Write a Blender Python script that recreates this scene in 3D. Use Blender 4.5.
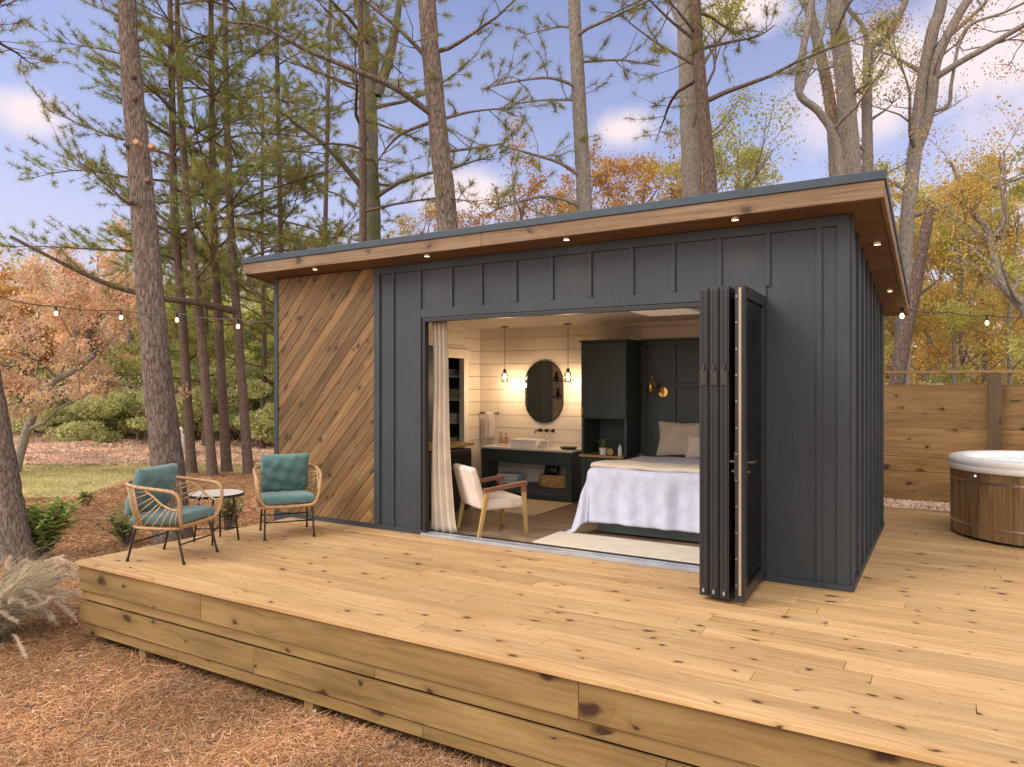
import bpy, math, random
import numpy as np
from mathutils import Vector, Matrix
for o in list(bpy.data.objects): bpy.data.objects.remove(o)
scene = bpy.context.scene
COL = scene.collection
PI = math.pi
# ------------------------------------------------------------------ camera
CX, CY, CH = .659, -6.153, 1.6
FW = (-.5145, .8575); RT = (.8575, .5145)
cam_d = bpy.data.cameras.new('camera'); cam = bpy.data.objects.new('camera', cam_d); COL.objects.link(cam)
cam.location = (CX, CY, CH); cam.rotation_euler = (math.radians(90), 0, math.atan2(.5145, .8575))
cam_d.sensor_width = 36; cam_d.lens = 730/1024*36; cam_d.clip_end = 2000; cam_d.clip_start = .05
scene.camera = cam
def atd(px, py, d):                 # a point seen at a pixel, d metres in front of the camera plane
    u = (px-512)/730
    return Vector((CX+d*(FW[0]+u*RT[0]), CY+d*(FW[1]+u*RT[1]), CH+d*(383.5-py)/730))
# ------------------------------------------------------------------ world
SUN_EL, SUN_AZ = math.radians(40), math.radians(222)     # azimuth of the sun, clockwise from +Y
w = bpy.data.worlds.new('World'); scene.world = w; w.use_nodes = True
nt = w.node_tree; nt.nodes.clear(); N = nt.nodes.new; L = nt.links.new
def wm(op, a, b=None, c=None):
    n = N('ShaderNodeMath'); n.operation = op
    for i, x in enumerate((a, b, c)):
        if x is None: continue
        if isinstance(x, (int, float)): n.inputs[i].default_value = x
        else: L(x, n.inputs[i])
    return n.outputs[0]
sky = N('ShaderNodeTexSky'); sky.sky_type = 'NISHITA'; sky.sun_disc = False
sky.sun_elevation = SUN_EL; sky.sun_rotation = SUN_AZ; sky.altitude = 100; sky.air_density = 1.0; sky.dust_density = 1.6; sky.ozone_density = 2.0
tc = N('ShaderNodeTexCoord')
noi = N('ShaderNodeTexNoise'); noi.inputs['Scale'].default_value = 5; noi.inputs['Detail'].default_value = 7; noi.inputs['Roughness'].default_value = .6
L(tc.outputs['Generated'], noi.inputs['Vector'])
wisp = N('ShaderNodeTexNoise'); wisp.inputs['Scale'].default_value = 2.2; wisp.inputs['Detail'].default_value = 5
mp = N('ShaderNodeMapping'); mp.inputs['Scale'].default_value = (1, 1, 3); L(tc.outputs['Generated'], mp.inputs['Vector']); L(mp.outputs[0], wisp.inputs['Vector'])
mask = None
for (px, py, rad, sx) in ((30, 112, .035, 1.6), (622, 132, .035, 1.8), (470, 195, .04, 2.5), (745, 4, .045, 2.2), (890, 80, .075, 2.2), (1010, 50, .08, 2), (1250, 60, .16, 2)):
    dv = (atd(px, py, 1)-Vector((CX, CY, CH))).normalized()
    sb = N('ShaderNodeVectorMath'); sb.operation = 'SUBTRACT'; L(tc.outputs['Generated'], sb.inputs[0]); sb.inputs[1].default_value = dv
    sc = N('ShaderNodeVectorMath'); sc.operation = 'MULTIPLY'; L(sb.outputs[0], sc.inputs[0]); sc.inputs[1].default_value = (1/sx, 1/sx, 1)
    ln = N('ShaderNodeVectorMath'); ln.operation = 'LENGTH'; L(sc.outputs[0], ln.inputs[0])
    v = wm('SUBTRACT', wm('ADD', 1.0, wm('MULTIPLY', wm('SUBTRACT', noi.outputs[0], .5), 1.9)), wm('DIVIDE', ln.outputs['Value'], rad))
    mask = v if mask is None else wm('MAXIMUM', mask, v)
mr = N('ShaderNodeMapRange'); mr.inputs['From Min'].default_value = -.1; mr.inputs['From Max'].default_value = .8; mr.interpolation_type = 'SMOOTHSTEP'
L(mask, mr.inputs['Value'])
# thin veil that thickens towards the horizon
sep = N('ShaderNodeSeparateXYZ'); L(tc.outputs['Generated'], sep.inputs[0])
veil = wm('ADD', wm('MULTIPLY', wisp.outputs[0], .35), wm('MULTIPLY', wm('POWER', wm('SUBTRACT', 1, wm('MAXIMUM', sep.outputs[2], 0)), 5), 1.2))
veil = wm('MINIMUM', wm('MAXIMUM', wm('SUBTRACT', veil, .12), 0), .92)
tint = N('ShaderNodeMix'); tint.data_type = 'RGBA'; tint.blend_type = 'MULTIPLY'; tint.inputs['Factor'].default_value = 1
L(sky.outputs[0], tint.inputs['A']); tint.inputs['B'].default_value = (1.0, .86, .95, 1)
m1 = N('ShaderNodeMix'); m1.data_type = 'RGBA'; L(veil, m1.inputs['Factor']); L(tint.outputs['Result'], m1.inputs['A']); m1.inputs['B'].default_value = (3.5, 3.15, 4.0, 1)
m2 = N('ShaderNodeMix'); m2.data_type = 'RGBA'; L(mr.outputs[0], m2.inputs['Factor']); L(m1.outputs['Result'], m2.inputs['A']); m2.inputs['B'].default_value = (4.7, 4.05, 4.15, 1)
dt = N('ShaderNodeVectorMath'); dt.operation = 'DOT_PRODUCT'; L(tc.outputs['Generated'], dt.inputs[0]); dt.inputs[1].default_value = (-FW[0]*.9, -FW[1]*.9, .43)  # unseen warm-white cloud added behind the camera to lift and neutralise ambient light
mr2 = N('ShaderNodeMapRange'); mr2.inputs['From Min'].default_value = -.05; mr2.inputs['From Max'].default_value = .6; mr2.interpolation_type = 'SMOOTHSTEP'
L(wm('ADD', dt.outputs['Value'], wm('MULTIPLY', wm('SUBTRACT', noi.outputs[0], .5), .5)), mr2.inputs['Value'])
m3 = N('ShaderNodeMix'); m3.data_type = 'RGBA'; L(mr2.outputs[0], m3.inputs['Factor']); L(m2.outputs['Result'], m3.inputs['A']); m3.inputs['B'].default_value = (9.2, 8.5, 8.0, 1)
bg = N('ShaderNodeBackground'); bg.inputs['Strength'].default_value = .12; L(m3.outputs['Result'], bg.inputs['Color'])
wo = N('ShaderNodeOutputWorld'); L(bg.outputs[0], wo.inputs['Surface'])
# ------------------------------------------------------------------ sun
sl = bpy.data.lights.new('sun', 'SUN'); sl.energy = 1.35; sl.angle = math.radians(28); sl.color = (1, .92, .82)
so = bpy.data.objects.new('sun', sl); COL.objects.link(so)
sdir = Vector((math.sin(SUN_AZ)*math.cos(SUN_EL), math.cos(SUN_AZ)*math.cos(SUN_EL), math.sin(SUN_EL)))
so.rotation_euler = sdir.to_track_quat('Z', 'Y').to_euler(); so.location = sdir*40
vs = scene.view_settings; vs.view_transform = 'Standard'; vs.look = 'None'; vs.gamma = 1; vs.use_curve_mapping = False; vs.exposure = .85
scene.cycles.max_bounces = 6; scene.cycles.transparent_max_bounces = 16

# ------------------------------------------------------------------ materials
def newmat(name):
    m = bpy.data.materials.new(name); m.use_nodes = True; t = m.node_tree
    return m, t, t.nodes['Principled BSDF']
def nd(t, kind, **kw):
    n = t.nodes.new(kind)
    for k, v in kw.items():
        if k in n.inputs: n.inputs[k].default_value = v
        else: setattr(n, k, v)
    return n
def ramp(t, fac, stops):
    r = t.nodes.new('ShaderNodeValToRGB'); t.links.new(fac, r.inputs[0]); e = r.color_ramp.elements
    while len(e) < len(stops): e.new(.5)
    for i, (p, c) in enumerate(stops): e[i].position = p; e[i].color = (*c, 1) if len(c) == 3 else c
    return r.outputs[0]
def mixc(t, f, a, b, mode='MIX'):
    n = t.nodes.new('ShaderNodeMix'); n.data_type = 'RGBA'; n.blend_type = mode
    for s, x in (('Factor', f), ('A', a), ('B', b)):
        if isinstance(x, (int, float)): n.inputs[s].default_value = x
        elif isinstance(x, tuple): n.inputs[s].default_value = (*x, 1) if len(x) == 3 else x
        else: t.links.new(x, n.inputs[s])
    return n.outputs['Result']
def mth(t, op, a, b=None):
    n = t.nodes.new('ShaderNodeMath'); n.operation = op
    for i, x in enumerate((a, b)):
        if x is None: continue
        if isinstance(x, (int, float)): n.inputs[i].default_value = x
        else: t.links.new(x, n.inputs[i])
    return n.outputs[0]
def bump(t, b, h, s, d):
    n = nd(t, 'ShaderNodeBump', Strength=s, Distance=d); t.links.new(h, n.inputs['Height']); t.links.new(n.outputs[0], b.inputs['Normal'])
def plain(name, c, rough=.5, metal=0, var=.12, nscale=6, bs=.0, bscale=60, emit=None, es=1, spec=None, sheen=0):
    m, t, b = newmat(name)
    co = t.nodes.new('ShaderNodeTexCoord')
    n = nd(t, 'ShaderNodeTexNoise', Scale=nscale, Detail=5); t.links.new(co.outputs['Object'], n.inputs['Vector'])
    lo = tuple(x*(1-var) for x in c); hi = tuple(min(1, x*(1+var)) for x in c)
    t.links.new(ramp(t, n.outputs[0], [(.3, lo), (.7, hi)]), b.inputs['Base Color'])
    b.inputs['Roughness'].default_value = rough; b.inputs['Metallic'].default_value = metal
    if spec is not None: b.inputs['Specular IOR Level'].default_value = spec
    if sheen: b.inputs['Sheen Weight'].default_value = sheen
    if bs:
        n2 = nd(t, 'ShaderNodeTexNoise', Scale=bscale, Detail=4); t.links.new(co.outputs['Object'], n2.inputs['Vector']); bump(t, b, n2.outputs[0], bs, .01)
    if emit: b.inputs['Emission Color'].default_value = (*emit, 1); b.inputs['Emission Strength'].default_value = es
    return m
def wood(name, dark, mid, light, knot=(.05, .02, .01), kd=(1.5, 4.2), ks=.1, rough=.6, isl=.35, gs=(1.3, 26), stain=.25, bumpy=.25):
    """grain runs along the x of the stored board coordinate g"""
    m, t, b = newmat(name); lk = t.links.new
    a = t.nodes.new('ShaderNodeAttribute'); a.attribute_name = 'g'; g = a.outputs['Vector']
    geo = t.nodes.new('ShaderNodeNewGeometry')
    wn = nd(t, 'ShaderNodeTexNoise', Scale=7, Detail=2); lk(g, wn.inputs['Vector'])
    wv = t.nodes.new('ShaderNodeVectorMath'); wv.operation = 'SCALE'; lk(wn.outputs['Color'], wv.inputs[0]); wv.inputs['Scale'].default_value = .10
    ad = t.nodes.new('ShaderNodeVectorMath'); ad.operation = 'ADD'; lk(g, ad.inputs[0]); lk(wv.outputs[0], ad.inputs[1])
    km = nd(t, 'ShaderNodeMapping', Scale=(kd[0], kd[1], 1)); lk(ad.outputs[0], km.inputs[0])
    vo = nd(t, 'ShaderNodeTexVoronoi', Scale=1.0); vo.voronoi_dimensions = '2D'; lk(km.outputs[0], vo.inputs['Vector'])
    dist = vo.outputs['Distance']
    # grain bends round the knots
    sx = t.nodes.new('ShaderNodeSeparateXYZ'); lk(g, sx.inputs[0])
    bend = mth(t, 'MULTIPLY', mth(t, 'POWER', mth(t, 'SUBTRACT', 1, mth(t, 'MINIMUM', dist, 1)), 5), .05)
    cb = t.nodes.new('ShaderNodeCombineXYZ'); lk(mth(t, 'MULTIPLY', sx.outputs[0], gs[0]), cb.inputs[0])
    lk(mth(t, 'MULTIPLY', mth(t, 'ADD', sx.outputs[1], bend), gs[1]), cb.inputs[1]); lk(mth(t, 'MULTIPLY', sx.outputs[2], gs[1]), cb.inputs[2])
    gn = nd(t, 'ShaderNodeTexNoise', Scale=1.0, Detail=6, Roughness=.6, Distortion=.6); lk(cb.outputs[0], gn.inputs['Vector'])
    c = ramp(t, gn.outputs[0], [(.30, dark), (.48, mid), (.68, light)])
    bl = nd(t, 'ShaderNodeTexNoise', Scale=1.4, Detail=3); bl2 = nd(t, 'ShaderNodeMapping', Scale=(.7, 3, 3)); lk(g, bl2.inputs[0]); lk(bl2.outputs[0], bl.inputs['Vector'])
    c = mixc(t, stain, c, ramp(t, bl.outputs[0], [(.3, dark), (.7, light)]))
    iv = ramp(t, geo.outputs['Random Per Island'], [(0, (1-isl,)*3), (1, (1+isl*.35, 1+isl*.33, 1+isl*.3))])
    c = mixc(t, 1.0, c, iv, 'MULTIPLY')
    vs2 = t.nodes.new('ShaderNodeSeparateColor'); lk(vo.outputs['Color'], vs2.inputs[0])
    thr = mth(t, 'MULTIPLY', mth(t, 'ADD', mth(t, 'POWER', vs2.outputs[0], 2.0), -.06), ks*1.3)           # some cells have no knot
    k1 = nd(t, 'ShaderNodeMapRange'); lk(dist, k1.inputs['Value']); lk(mth(t, 'MULTIPLY', thr, .6), k1.inputs['From Min']); lk(mth(t, 'MULTIPLY', thr, 1.25), k1.inputs['From Max'])
    k1.inputs['To Min'].default_value = 1; k1.inputs['To Max'].default_value = 0
    k2 = nd(t, 'ShaderNodeMapRange'); lk(dist, k2.inputs['Value']); k2.inputs['From Min'].default_value = 0; lk(mth(t, 'MULTIPLY', thr, 3.4), k2.inputs['From Max'])
    k2.inputs['To Min'].default_value = .45; k2.inputs['To Max'].default_value = 0
    has = mth(t, 'GREATER_THAN', thr, .012)
    c = mixc(t, mth(t, 'MULTIPLY', k2.outputs[0], has), c, tuple(x*.75 for x in dark))
    c = mixc(t, mth(t, 'MULTIPLY', k1.outputs[0], has), c, knot)
    lk(c, b.inputs['Base Color']); b.inputs['Roughness'].default_value = rough; b.inputs['Specular IOR Level'].default_value = .3
    bump(t, b, gn.outputs[0], bumpy, .004)
    return m
M = {}
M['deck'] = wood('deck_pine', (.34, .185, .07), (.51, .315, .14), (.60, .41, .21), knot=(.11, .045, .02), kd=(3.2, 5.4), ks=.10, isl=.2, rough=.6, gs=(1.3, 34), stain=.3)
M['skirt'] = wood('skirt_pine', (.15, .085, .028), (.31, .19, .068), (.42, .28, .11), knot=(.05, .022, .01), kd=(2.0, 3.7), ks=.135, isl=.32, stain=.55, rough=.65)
M['slat'] = wood('stained_slat', (.085, .05, .022), (.20, .115, .047), (.31, .185, .078), knot=(.06, .03, .012), kd=(3.4, 5.6), ks=.13, isl=.38, stain=.4)
M['fascia'] = wood('fascia_cedar', (.10, .06, .034), (.25, .155, .085), (.34, .225, .13), knot=(.07, .045, .03), kd=(2.6, 4.5), ks=.12, isl=.15, stain=.4)
M['soffit'] = wood('soffit_ply', (.10, .055, .03), (.15, .085, .045), (.21, .12, .065), kd=(.8, 1.5), ks=.03, isl=.2, gs=(1.0, 12))
M['fence'] = wood('fence_pine', (.135, .072, .027), (.265, .15, .055), (.37, .225, .09), knot=(.045, .02, .01), kd=(2.2, 3.6), ks=.14, isl=.3, stain=.4)
M['post'] = wood('post_wood', (.06, .038, .02), (.10, .065, .035), (.145, .095, .05), isl=.1)
M['stave'] = wood('cedar_stave', (.10, .055, .025), (.22, .135, .065), (.36, .235, .115), knot=(.04, .015, .01), kd=(.8, 1), ks=.02, isl=.5, rough=.4)
M['floor'] = wood('floor_plank', (.13, .085, .055), (.21, .145, .095), (.29, .205, .14), kd=(.8, 3), ks=.05, isl=.25, rough=.4, gs=(1.2, 18), bumpy=.05)
M['oak'] = wood('oak_furniture', (.30, .18, .06), (.45, .29, .10), (.55, .38, .15), kd=(.2, .2), ks=.01, isl=.1, rough=.45)
M['leather'] = plain('brown_leather', (.20, .085, .045), .45, bs=.2, bscale=120)
def siding(name, c, rough=.55):
    m, t, b = newmat(name); co = t.nodes.new('ShaderNodeTexCoord')
    mpn = nd(t, 'ShaderNodeMapping', Scale=(60, 60, 2.2)); t.links.new(co.outputs['Object'], mpn.inputs[0])
    n = nd(t, 'ShaderNodeTexNoise', Scale=1, Detail=5, Roughness=.65, Distortion=.8); t.links.new(mpn.outputs[0], n.inputs['Vector'])
    n2 = nd(t, 'ShaderNodeTexNoise', Scale=1.3, Detail=4); t.links.new(co.outputs['Object'], n2.inputs['Vector'])
    cc = mixc(t, 1, ramp(t, n.outputs[0], [(.3, tuple(x*.8 for x in c)), (.7, tuple(x*1.15 for x in c))]), ramp(t, n2.outputs[0], [(.3, (.85,)*3), (.7, (1.15,)*3)]), 'MULTIPLY')
    t.links.new(cc, b.inputs['Base Color']); b.inputs['Roughness'].default_value = rough
    bump(t, b, n.outputs[0], .55, .006); return m
M['siding'] = siding('charcoal_siding', (.032, .039, .047))
M['alu'] = plain('black_aluminium', (.017, .017, .018), .4, 0, bs=.05)
M['alu_edge'] = plain('bronze_edge', (.045, .038, .032), .35, .3)
M['gasket'] = plain('tan_gasket', (.38, .30, .22), .4, .4)
M['track'] = plain('silver_track', (.45, .48, .53), .3, .6)
M['roofmetal'] = plain('slate_blue_metal', (.035, .055, .075), .45, .2)
M['cream'] = plain('cream_paint', (.68, .62, .54), .5, var=.04)
M['ceil'] = plain('ceiling_paint', (.60, .55, .48), .95, var=.05, spec=.05)
M['white'] = plain('white_trim', (.72, .68, .62), .45, var=.04)
M['cab'] = plain('green_black_cabinet', (.040, .055, .052), .42, var=.1)
M['black'] = plain('matt_black', (.012, .012, .012), .45)
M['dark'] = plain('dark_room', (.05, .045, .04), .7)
M['porcelain'] = plain('porcelain', (.8, .78, .76), .15, var=.02)
M['quartz'] = plain('quartz_top', (.66, .63, .58), .3, var=.06)
M['acrylic'] = plain('white_acrylic', (.82, .80, .79), .22, var=.03)
M['brass'] = plain('brass', (.75, .48, .14), .25, 1.0, var=.05)
M['bronze'] = plain('aged_bronze', (.16, .10, .05), .35, .9)
M['steel'] = plain('brushed_band', (.55, .45, .38), .3, .9)
M['curtain'] = plain('oatmeal_linen', (.50, .42, .34), .9, bs=.5, bscale=90, sheen=.2)
M['linen'] = plain('beige_linen', (.60, .50, .39), .9, bs=.4, bscale=160, sheen=.2)
M['white_fab'] = plain('white_cotton', (.78, .76, .78), .85, bs=.3, bscale=150)
M['uph'] = plain('pale_upholstery', (.70, .58, .49), .9, bs=.3, bscale=200, sheen=.2)
M['towel'] = plain('towel_terry', (.74, .66, .62), .95, bs=.7, bscale=220)
M['blue_towel'] = plain('folded_towel', (.55, .58, .68), .95, bs=.7, bscale=220)
M['rug'] = plain('cream_rug', (.70, .62, .50), .95, bs=.8, bscale=180, var=.08)
M['rug2'] = plain('jute_rug', (.50, .40, .26), .95, bs=.8, bscale=180, var=.12)
M['dull_frame'] = plain('dull_dark_frame', (.03, .025, .02), .8)
M['basket'] = plain('seagrass', (.42, .26, .10), .8, bs=.9, bscale=70, var=.35, nscale=30)
M['pot'] = plain('white_pot', (.72, .70, .68), .35)
M['leaf_in'] = plain('houseplant_leaf', (.12, .19, .05), .5, var=.5, nscale=20)
M['wicker'] = plain('rattan', (.42, .25, .12), .55, var=.25, nscale=40, bs=.4, bscale=200)
M['rope'] = plain('rattan_strand', (.46, .29, .15), .6, var=.3, nscale=40)
M['marble'] = plain('stone_top', (.60, .54, .50), .35, var=.1, nscale=14)
def fabric(name, c, sc=260):
    m, t, b = newmat(name); co = t.nodes.new('ShaderNodeTexCoord')
    n = nd(t, 'ShaderNodeTexNoise', Scale=9, Detail=6); t.links.new(co.outputs['Object'], n.inputs['Vector'])
    w1 = nd(t, 'ShaderNodeTexNoise', Scale=sc, Detail=2); t.links.new(co.outputs['Object'], w1.inputs['Vector'])
    cc = mixc(t, .5, ramp(t, n.outputs[0], [(.3, tuple(x*.82 for x in c)), (.7, tuple(x*1.15 for x in c))]), ramp(t, w1.outputs[0], [(.35, tuple(x*.7 for x in c)), (.65, tuple(x*1.35 for x in c))]))
    t.links.new(cc, b.inputs['Base Color']); b.inputs['Roughness'].default_value = .95; b.inputs['Sheen Weight'].default_value = .25
    bump(t, b, mth(t, 'ADD', mth(t, 'MULTIPLY', n.outputs[0], 2), w1.outputs[0]), .35, .006); return m
M['teal'] = fabric('teal_canvas', (.085, .17, .172))
M['bedspread'] = plain('pale_lavender_muslin', (.47, .49, .62), .9, var=.10, nscale=9, bs=.6, bscale=30, sheen=.2)
def glass(name, tint=(.35, .37, .38), glossy=.25):
    m = bpy.data.materials.new(name); m.use_nodes = True; t = m.node_tree; t.nodes.clear()
    tr = nd(t, 'ShaderNodeBsdfTransparent'); tr.inputs[0].default_value = (*tint, 1)
    gl = nd(t, 'ShaderNodeBsdfGlossy', Roughness=.02); fr = nd(t, 'ShaderNodeFresnel', IOR=1.5)
    mx = nd(t, 'ShaderNodeMixShader'); o = nd(t, 'ShaderNodeOutputMaterial')
    t.links.new(fr.outputs[0], mx.inputs[0]); t.links.new(tr.outputs[0], mx.inputs[1]); t.links.new(gl.outputs[0], mx.inputs[2]); t.links.new(mx.outputs[0], o.inputs[0]); return m
M['glass'] = glass('tinted_pane')
M['clearglass'] = glass('clear_glass', (.95, .93, .9))
m, t, b = newmat('mirror_silver'); b.inputs['Metallic'].default_value = 1; b.inputs['Roughness'].default_value = .03; b.inputs['Base Color'].default_value = (.8, .8, .78, 1); M['mirror'] = m
m, t, b = newmat('tub_water'); b.inputs['Base Color'].default_value = (.50, .66, .66, 1); b.inputs['Roughness'].default_value = .05
n = nd(t, 'ShaderNodeTexNoise', Scale=9, Detail=3); bump(t, b, n.outputs[0], .15, .01); M['water'] = m
def emis(name, c, s):
    m, t, b = newmat(name); b.inputs['Base Color'].default_value = (*c, 1); b.inputs['Emission Color'].default_value = (*c, 1); b.inputs['Emission Strength'].default_value = s; return m
M['bulb'] = emis('warm_filament_bulb', (1, .62, .26), 9)
M['down'] = emis('downlight_lens', (1, .72, .42), 5)
M['strbulb'] = emis('string_bulb', (1, .60, .30), 3.2)
M['panel_light'] = emis('ceiling_panel', (.9, .74, .58), .12)
M['led'] = emis('blue_led', (.45, .7, 1), 3)
def bark(name, lo, mid, hi, sc=1.0, moss=None):
    m, t, b = newmat(name); co = t.nodes.new('ShaderNodeTexCoord')
    mpn = nd(t, 'ShaderNodeMapping', Scale=(22*sc, 22*sc, 5.0*sc)); t.links.new(co.outputs['Object'], mpn.inputs[0])
    dn = nd(t, 'ShaderNodeTexNoise', Scale=1.2, Detail=4); t.links.new(mpn.outputs[0], dn.inputs['Vector'])
    av = t.nodes.new('ShaderNodeVectorMath'); av.operation = 'MULTIPLY_ADD'; t.links.new(dn.outputs['Color'], av.inputs[0]); av.inputs[1].default_value = (1.9, 1.9, 1.9); t.links.new(mpn.outputs[0], av.inputs[2])
    vo = nd(t, 'ShaderNodeTexVoronoi', Scale=1.0); vo.feature = 'DISTANCE_TO_EDGE'; t.links.new(av.outputs[0], vo.inputs['Vector'])
    n = nd(t, 'ShaderNodeTexNoise', Scale=2.5, Detail=8, Roughness=.7); t.links.new(mpn.outputs[0], n.inputs['Vector'])
    h = mth(t, 'ADD', mth(t, 'MINIMUM', mth(t, 'MULTIPLY', vo.outputs[0], 1.6), .34), mth(t, 'MULTIPLY', n.outputs[0], 1.15))
    c = ramp(t, h, [(.40, tuple(x*.55 for x in lo)), (.62, mid), (.95, hi)])
    if moss:
        n3 = nd(t, 'ShaderNodeTexNoise', Scale=1.6, Detail=5); t.links.new(co.outputs['Object'], n3.inputs['Vector'])
        c = mixc(t, ramp(t, n3.outputs[0], [(.45, (0, 0, 0)), (.62, (.75, .75, .75))]), c, moss)
    t.links.new(c, b.inputs['Base Color']); b.inputs['Roughness'].default_value = .95; b.inputs['Specular IOR Level'].default_value = .1
    bump(t, b, h, .9, .02); return m
M['pine_bark'] = bark('pine_bark', (.055, .038, .03), (.15, .11, .09), (.29, .23, .195))
M['thin_bark'] = bark('thin_pine_bark', (.05, .03, .024), (.13, .088, .07), (.23, .17, .14), 1.6)
M['grey_bark'] = bark('grey_bark', (.12, .10, .085), (.25, .215, .185), (.38, .34, .30), 1.5)
M['moss_bark'] = bark('mossy_bark', (.06, .05, .035), (.17, .15, .11), (.27, .25, .2), 1.6, moss=(.13, .15, .05))
M['far_bark'] = plain('far_bark', (.17, .13, .11), .95, var=.4, nscale=5)
def leafmat(name, stops, trans=.35):
    m = bpy.data.materials.new(name); m.use_nodes = True; t = m.node_tree; t.nodes.clear()
    g = nd(t, 'ShaderNodeNewGeometry'); c = ramp(t, g.outputs['Random Per Island'], stops)
    co = nd(t, 'ShaderNodeTexCoord'); n = nd(t, 'ShaderNodeTexNoise', Scale=.9, Detail=2); t.links.new(co.outputs['Object'], n.inputs['Vector'])
    c = mixc(t, 1, c, ramp(t, n.outputs[0], [(.35, (.72, .72, .72)), (.65, (1.2, 1.2, 1.2))]), 'MULTIPLY')
    d = nd(t, 'ShaderNodeBsdfDiffuse', Roughness=.8); tr = nd(t, 'ShaderNodeBsdfTranslucent'); mx = nd(t, 'ShaderNodeMixShader'); mx.inputs[0].default_value = trans
    o = nd(t, 'ShaderNodeOutputMaterial')
    t.links.new(c, d.inputs[0]); t.links.new(c, tr.inputs[0]); t.links.new(d.outputs[0], mx.inputs[1]); t.links.new(tr.outputs[0], mx.inputs[2]); t.links.new(mx.outputs[0], o.inputs[0]); return m
M['needle'] = leafmat('pine_needles', [(0, (.20, .21, .06)), (.5, (.33, .34, .10)), (.85, (.45, .41, .15)), (1, (.52, .35, .17))])
M['needle_g'] = leafmat('green_needles', [(0, (.22, .28, .08)), (.6, (.37, .43, .13)), (1, (.52, .53, .20))])
M['gold'] = leafmat('golden_leaves', [(0, (.48, .29, .08)), (.5, (.70, .48, .13)), (.85, (.80, .62, .22)), (1, (.50, .50, .16))], .5)
M['orange'] = leafmat('orange_leaves', [(0, (.48, .24, .08)), (.5, (.68, .40, .13)), (1, (.78, .54, .20))], .5)
M['pink'] = leafmat('salmon_leaves', [(0, (.74, .44, .31)), (.5, (.86, .60, .42)), (.8, (.90, .72, .46)), (1, (.80, .70, .36))], .5)
M['yelgreen'] = leafmat('yellow_green_leaves', [(0, (.42, .45, .13)), (.5, (.62, .60, .19)), (1, (.78, .70, .26))], .5)
M['brown'] = leafmat('brown_leaves', [(0, (.16, .08, .04)), (.6, (.28, .15, .07)), (1, (.42, .26, .10))], .3)
M['bush'] = leafmat('hedge_leaves', [(0, (.34, .38, .15)), (.5, (.52, .54, .24)), (1, (.66, .64, .32))], .4)
M['shrub'] = leafmat('shrub_leaves', [(0, (.13, .17, .05)), (.6, (.28, .32, .11)), (1, (.48, .46, .20))], .3)
M['lime'] = leafmat('bright_shrub_leaves', [(0, (.18, .27, .06)), (.6, (.34, .44, .12)), (1, (.56, .54, .20))], .35)
M['straw'] = leafmat('pine_straw', [(0, (.25, .12, .055)), (.45, (.52, .285, .14)), (.85, (.68, .42, .23)), (1, (.82, .63, .44))], .1)
M['blade'] = leafmat('dry_grass_blade', [(0, (.34, .30, .17)), (.5, (.52, .45, .30)), (1, (.68, .59, .43))], .2)
M['plume'] = leafmat('grass_plume', [(0, (.66, .53, .40)), (1, (.86, .74, .60))], .3)
M['litter'] = leafmat('bank_litter', [(0, (.62, .39, .28)), (.5, (.82, .61, .47)), (1, (.90, .75, .60))], .2)
M['lawnblade'] = leafmat('lawn_blade', [(0, (.42, .38, .16)), (.5, (.58, .51, .24)), (1, (.70, .60, .33))], .2)

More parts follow.
